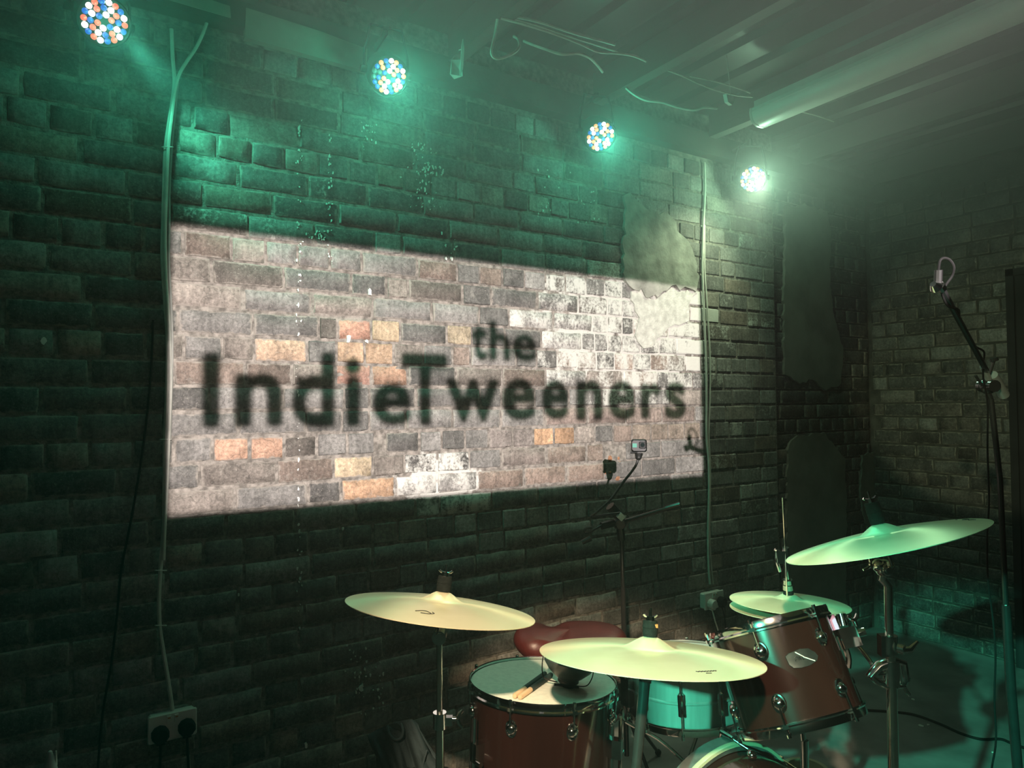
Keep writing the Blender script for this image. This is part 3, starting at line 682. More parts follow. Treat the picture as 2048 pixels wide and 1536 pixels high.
cable([W(x, y, -.005) for x, y in ((306, 640), (303, 720), (297, 800), (288, 880), (276, 960), (262, 1040), (248, 1110), (240, 1160), (234, 1230), (222, 1330), (205, 1430), (195, 1545))], .0035, M_RUBBER, 'thin black wire hanging at a slant beside the white cables', 'wire')
c4 = [(1409, 325), (1410, 380), (1407, 450), (1405, 540), (1408, 620), (1412, 720), (1413, 800), (1413, 870), (1417, 920), (1418, 980), (1416, 1060), (1417, 1130), (1420, 1168)]
cable([W(*p) for p in c4], .006, M_CABLE, 'pale cable down the wall past the edge of the projection', 'wall_cable', 'pale cables by the projection edge')
cable([W(x + 5 + 3 * math.sin(y / 90), y, -.010) for x, y in c4[2:]], .005, M_CABLE, 'second pale cable twisted along the one by the projection edge', 'wall_cable', 'pale cables by the projection edge')

def socket(pix, label, plugs):
    A, B, Cc, Dd = [on_wall(x, y, -.035) for x, y in pix]     # plate corners: top left, top right, bottom right, bottom left
    c = (A + B + Cc + Dd) / 4; X = Vector((1, 0, 0)); Z = Vector((0, 0, 1))
    t = thing('wall_socket', c, label, 'socket')
    w, h = .146, .088
    MB().bbox(c + Vector((0, .020, 0)), (w - .01, h - .008, .036), .006, Matrix.Rotation(PI / 2, 3, 'X')).build('back_box', M_WHITEPL, t)
    MB().bbox(c, (w, h, .009), .004, Matrix.Rotation(PI / 2, 3, 'X')).build('plate', M_WHITEPL, t)
    for s in (-1, 1):
        sw = MB().box(c + Vector((s * .011, -.007, .026)), (.012, .006, .022)); so_ = sw.build('switch', M_WHITEPL, t)
        MB().box(c + Vector((s * .011, -.0104, .031)), (.008, .0012, .004)).build('switch_mark', M_AMBER, so_)
    return t, c
def plug(c, material, label, tail):
    t = thing('plug', c, label, 'plug')
    n = 8; prof = [(.0225, .0), (.0265, .004), (.0265, .026), (.021, .034), (0, .034)]
    MB().lathe(prof, c + Vector((0, -.005, 0)), (0, -1, 0), 10, (0, 0, 1)).box(c + Vector((0, -.02, -.022)), (.024, .024, .014)).build('plug_body', material, t)
    MB().tube(curve([c + Vector((0, -.02, -.03))] + tail, 6), .004, 6).build('flex', material, t)
    return t
s1, sc1 = socket(((297, 1437), (391, 1417), (391, 1466), (298, 1487)), 'double wall socket with two black plugs at the foot of the white cables', 2)
plug(sc1 + Vector((-.038, 0, -.012)), M_RUBBER, 'black plug in the near half of the lower double socket', [sc1 + Vector((-.04, -.03, -.1)), sc1 + Vector((-.05, -.02, -.25)), sc1 + Vector((-.06, -.03, -.5))])
plug(sc1 + Vector((.040, 0, -.008)), M_RUBBER, 'black plug in the far half of the lower double socket', [sc1 + Vector((.042, -.03, -.1)), sc1 + Vector((.05, -.02, -.25)), sc1 + Vector((.055, -.03, -.5))])
s2, sc2 = socket(((1405, 1188), (1448, 1180), (1450, 1212), (1407, 1220)), 'double wall socket behind the drums with one white and one black plug', 2)
plug(sc2 + Vector((-.036, 0, -.012)), M_WHITEPL, 'white plug in the socket behind the hi-hat', [sc2 + Vector((-.03, -.03, -.09)), sc2 + Vector((.02, -.02, -.22)), sc2 + Vector((.05, -.03, -.6))])
plug(sc2 + Vector((.038, 0, -.010)), M_RUBBER, 'black plug in the socket behind the hi-hat', [sc2 + Vector((.045, -.03, -.09)), sc2 + Vector((.07, -.02, -.22)), sc2 + Vector((.09, -.03, -.6))])

# ================================================================== UNDER THE ROOF
L_ = lambda x, y, z=2.93: on_level(x, y, z)
def hang(pts, rad, label, name='ceiling_cable', zz=None, group='loose pale cables under the roof'):
    P = [L_(x, y, z) for x, y, z in pts]
    return cable(P, rad, M_CABLE, label, name, group)
hang([(995, 38, 2.90), (990, 70, 2.85), (983, 105, 2.78), (992, 117, 2.76), (1010, 114, 2.77), (1030, 104, 2.79), (1039, 92, 2.82), (1036, 78, 2.87), (1028, 73, 2.90)], .0055, 'pale cable hanging in a loop from the first joist')
hang([(1002, 36, 2.905), (1060, 52, 2.89), (1110, 68, 2.87), (1160, 87, 2.86), (1195, 103, 2.855), (1230, 106, 2.87), (1265, 111, 2.89), (1292, 122, 2.905)], .005, 'sagging pale cable between two joists, lowest of its bunch')
hang([(1005, 32, 2.915), (1070, 50, 2.91), (1130, 70, 2.905), (1180, 86, 2.905), (1235, 104, 2.92)], .0035, 'thin pale cable in the bunch, middle of three', group='loose pale cables under the roof')
hang([(1010, 28, 2.93), (1080, 44, 2.93), (1140, 64, 2.925), (1195, 79, 2.925), (1230, 89, 2.93)], .006, 'pale cable in the bunch, highest of three')
hang([(1048, 82, 2.90), (1062, 88, 2.87), (1090, 98, 2.83), (1120, 108, 2.80), (1140, 108, 2.80), (1158, 107, 2.81), (1180, 116, 2.82), (1196, 132, 2.82), (1205, 144, 2.82)], .0055, 'wavy loose cable end with nothing attached, under the bunch')
hang([(1252, 176, 2.90), (1268, 189, 2.87), (1290, 200, 2.85), (1325, 205, 2.85), (1350, 213, 2.84), (1385, 220, 2.83), (1410, 215, 2.84), (1435, 217, 2.84)], .0055, 'loose pale cable end drooping past the second joist')
hang([(1318, 135, 2.92), (1360, 150, 2.91), (1395, 166, 2.90), (1430, 180, 2.90), (1470, 190, 2.90), (1505, 194, 2.91)], .0035, 'thin pale cable strung between the second and third joists')
hang([(1380, 153, 2.93), (1430, 163, 2.92), (1480, 178, 2.92), (1500, 186, 2.93)], .0028, 'hair-thin pale wire above the strung cable')
hang([(1595, 222, 2.93), (1630, 230, 2.92), (1668, 243, 2.92)], .003, 'short thin wire behind the tube light')
# scraps hanging from the roof
q = L_(914, 126, 2.84)
sp_ = MB().slab([q + Vector((a, b * .2, c)) for a, b, c in ((-.03, 0, -.05), (-.012, .1, .018), (.012, .2, .05), (.03, .1, .03), (.026, 0, -.045), (.0, .1, -.055))], (0, .004, 0))
sp_.slab([q + Vector((a, -.006, c)) for a, c in ((.01, -.05), (.018, .07), (.025, .10), (.03, .06), (.024, -.02))], (0, .004, 0))
sp_.tube([q + Vector((.02, 0, .06)), Vector((q.x + .02, q.y + .02, 2.905))], .002, 5)
single('paper_scrap', sp_, M_PAPER, 'torn scrap of white paper hanging by the first joist', 'scrap', smooth=0)
q = L_(1462, 196, 2.86)
sp_ = MB().slab([q + Vector(v) for v in ((-.03, 0, .012), (.03, .01, .018), (.034, .01, -.004), (.008, 0, -.03), (-.02, 0, -.022))], (0, .02, .004)).tube([q, Vector((q.x, q.y + .02, 3.06))], .0015, 5)
single('paper_scrap', sp_, M_PAPER, 'small crumpled scrap hanging between the second and third joists', 'scrap', smooth=0)
# tube light
e0 = L_(1518, 236, 2.835); e1 = Vector((e0.x - .075, -2.55, 2.835))
t = thing('tube_light', ((e0 + e1) / 2), 'long unlit white tube light with clear ribbed cover under the third joist', 'light')
ax = (e1 - e0).normalized(); sx = ax.cross(Vector((0, 0, 1))).normalized(); up = Vector((0, 0, 1))
def extrude(mb, prof, a, b):
    n = len(prof); va = [a + sx * x + up * z for x, z in prof]; vb = [b + sx * x + up * z for x, z in prof]
    mb.add(va + vb, [tuple(range(n - 1, -1, -1)), tuple(range(n, 2 * n))] + [(i, (i + 1) % n, (i + 1) % n + n, i + n) for i in range(n)])
pf = [(-.062, .030), (-.066, .01), (-.06, -.018), (-.045, -.036), (-.02, -.045), (.02, -.045), (.045, -.036), (.06, -.018), (.066, .01), (.062, .030)]
mb = MB(); extrude(mb, pf, e0 + ax * .012, e1); mb.build('diffuser', M_BATTEN, t, 50)
mb = MB(); extrude(mb, [(x * 1.03, z * 1.03) for x, z in pf], e0, e0 + ax * .012); mb.build('end_cap', M_WHITEPL, t, 50)
for s, z in ((-.064, .012), (-.058, -.022), (.064, .012)):
    MB().tube([e0 + sx * s * 1.02 + up * z, e1 + sx * s * 1.02 + up * z], .0022, 5).build('cover_rib', M_WHITEPL, t)
mb = MB(); extrude(mb, [(-.045, .0295), (-.045, .066), (.045, .066), (.045, .0295)], e0 + ax * .01, e1); mb.build('gear_tray', M_WHITEPL, t, 0)

# ================================================================== DRUM KIT PIECES
def disc_frame(px, py, Z, slope, ratio):
    """normal of a disc seen as an ellipse: long axis rising by slope (up per right), short/long = ratio"""
    c = at(px, py, Z); v = (CAM - c).normalized()
    mj = (_R + _U * slope); mj = (mj - v * mj.dot(v)).normalized()
    p = mj.cross(v) * -1
    if p.dot(_U) < 0: p = -p
    return c, (v * ratio + p * math.sqrt(1 - ratio * ratio)).normalized(), mj
def cymbal(c, n, R, label, name='cymbal', bell=.235, bow=.085, marks=None, ref=None, group='bronze cymbals on the drum kit'):
    t = thing(name, c, label, 'cymbal', group)
    rb = R * bell; hb = R * .105; prof = [(.006, hb + R * bow)]
    for i in range(1, 9): s = i / 8; prof.append((rb * s, R * bow + hb * (math.cos(s * PI / 2) ** 2) ** .72 if s < 1 else R * bow))
    for i in range(1, 15): s = i / 14; prof.append((rb + (R - rb) * s, R * bow * (1 - s ** 1.55)))
    top = prof; bot = [(r_, z - .0016) for r_, z in reversed(prof)]
    o = MB().lathe(top + bot, (0, 0, 0), (0, 0, 1), 72, (1, 0, 0)).build('bronze_disc', M_BRASS_L, None, 60)
    o.parent = t; ub, vb, wb_ = basis(n, ref); o.matrix_local = Matrix((ub, vb, wb_)).transposed().to_4x4()
    u, v, w = basis(n, ref)
    if marks:
        for pts in marks:
            P = []
            for a, rr in pts:
                s = max(0, (rr * R - rb) / (R - rb)); P.append(c + (u * math.cos(a) + v * math.sin(a)) * rr * R + w * (R * bow * (1 - s ** 1.55) + .0005))
            MB().tube(curve(P, 4), .0009, 4).build('printed_mark', M_BLACK, t)
    return t, R * bow + hb
def cymbal_material():
    mt = bpy.data.materials.new('lathed_bronze'); mt.use_nodes = True; nt = mt.node_tree; N = nt.nodes; L = nt.links
    b = N['Principled BSDF']; b.inputs['Metallic'].default_value = .45; b.inputs['Roughness'].default_value = .38; b.inputs['Anisotropic'].default_value = .8
    tg = N.new('ShaderNodeTangent'); tg.direction_type = 'RADIAL'; tg.axis = 'Z'; L.new(tg.outputs[0], b.inputs['Tangent'])
    g = N.new('ShaderNodeNewGeometry'); tc = N.new('ShaderNodeTexCoord')
    n1 = N.new('ShaderNodeTexNoise'); n1.inputs['Scale'].default_value = 9; n1.inputs['Detail'].default_value = 6; n1.inputs['Distortion'].default_value = 1.2
    L.new(tc.outputs['Object'], n1.inputs[0])
    ln = N.new('ShaderNodeVectorMath'); ln.operation = 'LENGTH'; L.new(tc.outputs['Object'], ln.inputs[0])
    sn = N.new('ShaderNodeMath'); sn.operation = 'MULTIPLY'; sn.inputs[1].default_value = 900; L.new(ln.outputs['Value'], sn.inputs[0])
    si = N.new('ShaderNodeMath'); si.operation = 'SINE'; L.new(sn.outputs[0], si.inputs[0])
    bp = N.new('ShaderNodeBump'); bp.inputs['Strength'].default_value = .04; bp.inputs['Distance'].default_value = .0006; L.new(si.outputs[0], bp.inputs['Height']); L.new(bp.outputs[0], b.inputs['Normal'])
    mx = N.new('ShaderNodeMix'); mx.data_type = 'RGBA'; L.new(n1.outputs[0], mx.inputs[0])
    mx.inputs[6].default_value = (.92, .84, .60, 1); mx.inputs[7].default_value = (.74, .66, .43, 1); L.new(mx.outputs[2], b.inputs['Base Color'])
    return mt
M_BRASS_L = cymbal_material()

def tripod(t, base, hub_z, spread, phase, rad=.008, strut=True, material=None):
    material = material or M_CHROME
    for i in range(3):
        a = phase + 2 * PI * i / 3; d = Vector((math.cos(a), math.sin(a), 0)); ft = Vector((base.x, base.y, .014)) + d * spread
        hub = Vector((base.x, base.y, hub_z)) + d * .02
        lg = MB().tube([hub, ft], rad, 8)
        if strut: lg.tube([Vector((base.x, base.y, hub_z * .32)) + d * .015, hub.lerp(ft, .55)], rad * .7, 6)
        lo = lg.build('leg', material, t)
        MB().sph(ft, .014, 10, 6).build('rubber_foot', M_RUBBER, lo)
def clamp_wing(mb, p, ax, s=1.0):
    """wing bolt: a shank with two swept wings"""
    u, v, w = basis(ax); mb.cyl(p, p + w * .022 * s, .006 * s)
    for k in (-1, 1):
        mb.tube([p + w * .018 * s, p + w * .024 * s + u * k * .013 * s, p + w * .034 * s + u * k * .024 * s], [.006 * s, .0055 * s, .004 * s], 7)
def cymbal_stand(c, n, hgt, base_px, base_z, label, ph, joint_px, tilt_off=Vector((0, 0, 0)), felt_h=.034, wing=True):
    """stand that carries a cymbal centred at c with normal n"""
    low = at(*base_px); base = Vector((low.x, low.y, 0)); t = thing('cymbal_stand', base, label, 'stand', 'chrome cymbal stands')
    tl = c - n * .075; tj = at(*joint_px)
    rod = MB().cyl(c - n * .06, c + n * (hgt + felt_h + .028), .0034, n=10); rod.build('tilter_rod', M_CHROME, t)
    MB().lathe([(0, hgt - .001), (.017, hgt - .001), (.018, hgt + felt_h * .5), (.0172, hgt + felt_h * .52), (.018, hgt + felt_h * .55), (.0165, hgt + felt_h), (0, hgt + felt_h)], c, n, 22).build('felt', M_FELT, t)
    nut = MB().cyl(c + n * (hgt + felt_h), c + n * (hgt + felt_h + .01), .010, n=10)
    for k in (-1, 1):
        u = basis(n, _R)[0]; nut.tube([c + n * (hgt + felt_h + .006), c + n * (hgt + felt_h + .010) + u * k * .012, c + n * (hgt + felt_h + .014) + u * k * .016], .003, 6)
    nut.build('wing_nut', M_CHROME, t)
    MB().lathe([(0, -.03), (.013, -.03), (.015, -.012), (.013, -.002), (.009, hgt * .55), (0, hgt * .55)], c, n, 18).build('lower_felt', M_FELT, t)
    tt = MB(); tt.tube([c - n * .055, (c - n * .055).lerp(tj, .5), tj], [.008, .010, .012], 10)
    tt.cyl(tj - _R * .0 - _f * .016, tj + _f * .016, .017, n=16); tt.cyl(tj - _f * .020, tj - _f * .016, .012, n=16)
    tt.build('tilter', M_CHROME, t)
    return t, base, tj
# --- crash cymbal at the near side
c, n, mj = disc_frame(882, 1218, 1.72, -.112, .155)
t, hg = cymbal(c, n, .2285, 'bronze crash cymbal on the stand by the brick wall, clear of the other drums', marks=[[(-1.95 + .02 * i, .66 - .05 * math.sin(i * PI / 12)) for i in range(0, 13)] , [(-1.7, .62), (-1.66, .66), (-1.74, .69), (-1.85, .69)]], ref=mj)
CR1 = c, n, hg
st, base, tj = cymbal_stand(c, n, hg, (880, 1536, 1.73), 0, 'chrome cymbal stand in front of the floor tom with a hose-clamp wing bolt', .4, (879, 1272, 1.725))
ptop = Vector((base.x, base.y, tj.z - .012)); mid = at(879, 1440, 1.727); mid = Vector((base.x, base.y, mid.z))
MB().tube([tj, ptop, mid], .0075, 12).build('upper_tube', M_POLE, st)
MB().tube([mid + Vector((0, 0, .0)), Vector((base.x, base.y, .09))], .0105, 12).build('lower_tube', M_POLE, st)
cl = MB().cyl(mid - Vector((0, 0, .022)), mid + Vector((0, 0, .016)), .0165, n=16); cl.box(mid + _R * .018 + Vector((0, 0, -.004)), (.026, .016, .02), Matrix((_R, _f, Vector((0, 0, 1)))).transposed()); clamp_wing(cl, mid + _R * .026, _R, .9); cl.build('height_clamp', M_CHROME, st)
tripod(st, base, .42, .28, .5)
# --- ride cymbal in the middle
c, n, mj = disc_frame(1300, 1312, 1.66, -.080, .165)
dots = [[(-1.10 + .012 * i, .80 + .006 * (i % 3 - 1)) for i in range(0, 22)], [(-1.02, .84), (-.96, .845)]]
t, hg = cymbal(c, n, .257, 'large bronze ride cymbal across the middle of the kit, above the snare drum', bow=.07, bell=.25, marks=dots, ref=mj)
st, base, tj = cymbal_stand(c, n, hg, (1275, 1536, 1.62), 0, 'slim cymbal stand under the ride cymbal, leaning in front of the snare', 1.0, (1291, 1345, 1.655))
MB().tube([tj, at(1290, 1352, 1.655)], .009, 12).tube([at(1290, 1352, 1.655), at(1286, 1400, 1.645), at(1270, 1555, 1.61)], [.0135, .013, .0115], 12).build('boom_tube', M_BLACKM, st)
bt = at(1270, 1555, 1.61); st_low = Vector((base.x - .0, base.y, 0))
MB().tube([bt, Vector((bt.x - .03, bt.y, .30)), Vector((bt.x - .04, bt.y, .08))], .012, 12).build('lower_tube', M_POLE, st)
tripod(st, Vector((bt.x - .04, bt.y, 0)), .34, .25, .15)
MB().box(c + n * (hg + .026) + _R * .010 - _f * .013, (.010, .004, .008), Matrix((_R, _f, _U)).transposed()).build('maker_label', M_AMBER, st)
# --- crash cymbal at the far side
c, n, mj = disc_frame(1768, 1082, 1.72, .190, .125)
t, hg = cymbal(c, n, .2305, 'greenish lit bronze crash cymbal tilted upward, tallest of the kit', ref=mj, marks=[[(.28, .80), (.31, .83), (.27, .86), (.24, .83), (.28, .80)], [(.15, .82), (.17, .87), (.13, .88)], [(.36, .78), (.40, .78)]])
st, base, tj = cymbal_stand(c, n, hg, (1786, 1536, 1.76), 0, 'tall chrome double-braced stand holding the tilted crash and the rack tom', .9, (1768, 1136, 1.73), felt_h=.05)
knee = at(1776, 1172, 1.735); b1 = at(1779, 1290, 1.74); b2 = at(1783, 1345, 1.75); b3 = Vector((base.x, base.y, .12))
MB().tube([tj, at(1764, 1158, 1.733), knee, b1], [.011, .010, .0095, .0095], 12).build('upper_tube', M_POLE, st)
MB().tube([b1, b2, at(1785, 1450, 1.757), b3], [.0115, .0115, .0125, .0125], 12).build('lower_tube', M_POLE, st)
ra = MB().sph(tj, .022, 16, 10, _f).sph(tj - _R * .012 + _U * .006, .017, 14, 8, _f).cyl(tj - _f * .026, tj + _f * .026, .008); clamp_wing(ra, tj - _R * .022, -_R + _U * .5, .7); ra.build('ratchet', M_CHROME, st)
hc = MB().cyl(b1 - Vector((0, 0, .02)), b1 + Vector((0, 0, .024)), .0185, n=16).box(b1 - _R * .016, (.018, .022, .05), Matrix((_R, _f, Vector((0, 0, 1)))).transposed())
hc.cyl(b1 - _f * .02 + _R * .01, b1 + _R * .02 - _f * .03, .012); hc.tube([b1 + _R * .015 - _f * .02 - _U * .006, b1 + _R * .04 - _f * .02 - _U * .004, b1 + _R * .058 - _f * .02 + _U * .016], [.010, .009, .004], 8)
hc.build('height_clamp', M_CHROME, st)
mc = MB().cyl(b2 - Vector((0, 0, .03)), b2 + Vector((0, 0, .03)), .019, n=16)
mc.tube([b2 + _R * .005 + _U * .03, b2 + _R * .03 + _U * .022, b2 + _R * .036 - _U * .02], .009, 8)
mc.tube([b2 + _U * .028, b2 - _R * .03 + _U * .016, b2 - _R * .052 - _U * .008, b2 - _R * .035 - _U * .022, b2 - _R * .01 - _U * .032], [.012, .013, .011, .009, .010], 10)
clamp_wing(mc, b2 + _R * .014 - _U * .034, _R, .9)
mc.build('memory_clamp', M_CHROME, st)
tripod(st, base, .27, .22, .25)

# --- drums
def drum(name, top, ax, R, depth, label, nl, a0, shell, hoopm=None, headm=None, lug='oval', batter=True, hoop_w=.024, ref=None, hoop_r=.011):
    """ax points out of the batter head; top = centre of the batter hoop's upper rim"""
    t = thing(name, top, label, 'drum'); hoopm = hoopm or M_CHROME; headm = headm or M_HEAD
    u, v, w = basis(ax, ref); rim = .010; hd = top - w * rim
    e = hd - w * depth
    MB().lathe([(R - .006, -.002), (R, -.004), (R, -depth + .004), (R - .006, -depth + .002)], hd, w, 64, u).build('shell', shell, t)
    for k, (o, s) in enumerate(((hd, 1), (e, -1))):
        MB().lathe([(R + .002, .0005), (R - .004, .003), (0, .003), (0, .0015), (R - .004, .0008)], o, w * s, 64, u).build('drum_head', headm if s > 0 or batter else M_CLEAR, t)
        MB().lathe([(R + .003, rim - .002), (R + .004, rim), (R + .0065, rim), (R + .0075, rim - .003), (R + .0075, -.008), (R + hoop_r, -.012), (R + hoop_r, -.016), (R + .004, -.016), (R + .004, 0), (R + .003, rim - .002)], o, w * s, 72, u).build('hoop', hoopm, t, 30)
        for i in range(nl):
            a = a0 + 2 * PI * i / nl; d = u * math.cos(a) + v * math.sin(a); tn = w.cross(d)
            p = o + d * (R + .008) - w * s * (.062 if depth > .2 else .042)
            if lug == 'oval':
                lb = MB(); lb.sph(p - d * .004, .015, 12, 8, d, .75); lb.tube([p - d * .006 + tn * .014 * math.cos(b) + w * .020 * math.sin(b) for b in [2 * PI * j / 14 for j in range(14)]], .0035, 6, True)
            else:
                continue
            lo = lb.build('lug', M_CHROME, t)
            rd = MB().cyl(p + d * .002, o + d * (R + .013) + w * s * .008, .0026, n=8).cyl(o + d * (R + .013) + w * s * .004, o + d * (R + .013) + w * s * .014, .0048, n=8).box(o + d * (R + .011) - w * s * .010, (.014, .014, .009), Matrix((tn, d, w)).transposed())
            rd.build('tension_rod', M_CHROME, lo)
    if lug == 'tube':
        for i in range(nl):
            a = a0 + 2 * PI * i / nl; d = u * math.cos(a) + v * math.sin(a); tn = w.cross(d); mid = (hd + e) / 2 + d * (R + .009)
            lb = MB().tube([mid + w * .034, mid + w * .03 + d * .004, mid - w * .03 + d * .004, mid - w * .034], [.004, .0095, .0095, .004], 10).cyl(mid - d * .01, mid + d * .004, .007)
            lo = lb.build('lug', M_CHROME, t)
            MB().cyl(hd + d * (R + .013) + w * .012, e + d * (R + .013) - w * .012, .0027, n=8).cyl(hd + d * (R + .013) + w * .006, hd + d * (R + .013) + w * .016, .005, n=8).cyl(e + d * (R + .013) - w * .016, e + d * (R + .013) - w * .006, .005, n=8).build('tension_rod', M_CHROME, lo)
    return t, u, v, w, hd, e
# floor tom
fc, fn, fm = disc_frame(1086, 1356, 2.07, -.045, .30)
t, u, v, w, hd, e = drum('floor_tom', fc, fn, .207, .44, 'dark red floor tom with white head and chrome hoops, sticks lying on it', 8, .34, M_RED, ref=_R)
FT = (fc, fn, u, v)
for i, a in enumerate((-.35, 1.9, 3.75)):
    d = u * math.cos(a) + v * math.sin(a); p = hd + d * .228 - w * .16
    lg = MB().tube([p + w * .10, p - w * .2, Vector((p.x, p.y, .05)) + d * .02 - Vector((0, 0, .03))], .0052, 8).box(hd + d * .218 - w * .15, (.03, .03, .05), Matrix((w.cross(d), d, w)).transposed())
    lg.cyl(p + w.cross(d) * .014 - w * .01, p + w.cross(d) * .034 - w * .01, .007)
    lo = lg.build('leg', M_CHROME, t); MB().sph((p.x + d.x * .02, p.y + d.y * .02, .018), .018, 10, 6).build('rubber_foot', M_RUBBER, lo)
# snare drum on its stand
sc_, sn, sm = disc_frame(1366, 1309, 2.28, -.02, .27)
t, u, v, w, hd, e = drum('snare_drum', sc_, sn, .1775, .165, 'brushed steel snare drum under the ride cymbal', 10, .02, M_STEEL, headm=M_CLEAR, lug='tube', ref=_R)
MB().lathe([(.177, -.006), (.1815, -.002), (.1815, .002), (.177, .006)], (hd + e) / 2, w, 64, u).build('shell_bead', M_STEEL, t)
th = MB().box((hd + e) / 2 + (u * math.cos(3.35) + v * math.sin(3.35)) * .192, (.03, .035, .085)).tube([(hd + e) / 2 - u * .20 + w * .03, (hd + e) / 2 - u * .235 + w * .06], .006, 8); th.build('strainer', M_CHROME, t)
ss = thing('snare_stand', (e.x, e.y, 0), 'chrome snare stand cradling the steel snare drum', 'stand')
bk = MB(); hubp = Vector((e.x, e.y, .36))
for i in range(3):
    a = .9 + 2 * PI * i / 3; d = u * math.cos(a) + v * math.sin(a); pts = [hubp, hubp.lerp(e + d * .15 - w * .035, .6), e + d * .19 - w * .035, e + d * .202 - w * .008, e + d * .199 + w * .006]
    MB().tube(curve(pts, 4), .006, 8).build('basket_arm', M_CHROME, ss)
MB().tube([hubp + Vector((0, 0, .02)), Vector((e.x, e.y, .10))], .0115, 12).build('centre_tube', M_CHROME, ss)
tripod(ss, Vector((e.x, e.y, 0)), .22, .17, .6)
# rack tom hung from the stand, tilted to the player
tc_ = at(1531, 1240, 1.93); v0 = (CAM - tc_).normalized(); mj = (_R + _U * .252); mj = (mj - v0 * mj.dot(v0)).normalized(); pn = v0.cross(mj)
if pn.dot(_U) < 0: pn = -pn
tn_ = (pn * .9995 - v0 * .03).normalized()
t, u, v, w, hd, e = drum('rack_tom', tc_, tn_, .1545, .245, 'dark red rack tom hung at a steep tilt beside the ride cymbal', 6, -.75, M_RED, ref=mj, batter=False)
TOM = (tc_, tn_, u, v, w, hd, e)
# oval maker's badge with a diagonal stroke, facing the room
face = (v0 - w * v0.dot(w)).normalized(); bdir = (at(1587, 1318, 1.8) - (hd + e) / 2); bdir = (bdir - w * bdir.dot(w)).normalized(); bt = w.cross(bdir)
if bt.dot(_R) < 0: bt = -bt
bc = hd - w * .098 + bdir * .1555
def on_shell(du, dw, out=.0): 
    a = du / .1545; return hd - w * .098 + w * dw + (bdir * math.cos(a) + bt * math.sin(a)) * (.1552 + out)
outline = [(-.040, .012), (-.030, .017), (0, .0215), (.022, .018), (.036, .006), (.041, -.004), (.034, -.014), (.012, -.0205), (-.012, -.0215), (-.030, -.018), (-.038, -.008)]
N_ = len(outline); vs = [on_shell(a, b) for a, b in outline] + [on_shell(a * .97, b * .95, .0022) for a, b in outline] + [on_shell(0, 0, .0022)]
bd = MB().add(vs, [(i, (i + 1) % N_, N_ + (i + 1) % N_, N_ + i) for i in range(N_)] + [(N_ + i, N_ + (i + 1) % N_, 2 * N_) for i in range(N_)]).build('badge', mat('badge_metal', (.17, .18, .175), .28, metal=.9, noise_amt=.3, noise_scale=40), t)
lt = MB()
for sgm in ([(-.026, .004), (-.02, .008), (-.014, .006), (-.016, -.001), (-.024, -.003)], [(-.024, -.001), (-.026, -.008)], [(-.012, -.007), (-.008, .006), (-.004, -.006)], [(-.002, .007), (-.001, -.007)], [(.004, .006), (.004, -.007), (.010, -.006)]):
    lt.tube(curve([on_shell(a * .62 - .004, b * .62 + .001, .003) for a, b in sgm], 3), .0009, 5)
lt.build('badge_lettering', M_BLACK, bd)
MB().tube([on_shell(-.014, .016, .0032), on_shell(.004, .0, .0032), on_shell(.026, -.013, .0032)], .0013, 5).build('badge_stroke', M_WHITEPL, bd)
# suspension mount between tom and stand
mt_ = MB(); a1 = hd + (u * math.cos(.15) + v * math.sin(.15)) * .158 - w * .02; a2 = a1 - w * .13
dm = (u * math.cos(.15) + v * math.sin(.15))
mt_.tube(curve([a1, a1 + dm * .012 - w * .03, a1 + dm * .012 - w * .10, a2], 4), .008, 8).box(a1 + dm * .030 - w * .06, (.045, .04, .05), Matrix((dm, w.cross(dm), w)).transposed())
mt_.cyl(a1 + dm * .03 - w * .03, a1 + dm * .034 - w * .02 + w * .02, .012).cyl(a1 + dm * .05 - w * .055, a1 + dm * .075 - w * .055, .011); clamp_wing(mt_, a1 + dm * .06 - w * .04, w, .9)
mo = mt_.build('suspension_mount', M_CHROME, t)
MB().slab([a1 + dm * .006 + v0 * .02 - w * k * .018 + u * j * .006 for k, j in ((-.2, -1), (-.2, 1), (1.9, 1), (1.9, -1))], dm * .003).build('sticker', M_PURPLE, mo)
arm = MB().tube(curve([a1 + dm * .04 - w * .07, at(1745, 1330, 1.80), b2 - _R * .05 - _U * .004, b2], 5), .0055, 10); arm.build('tom_arm', M_CHROME, st)
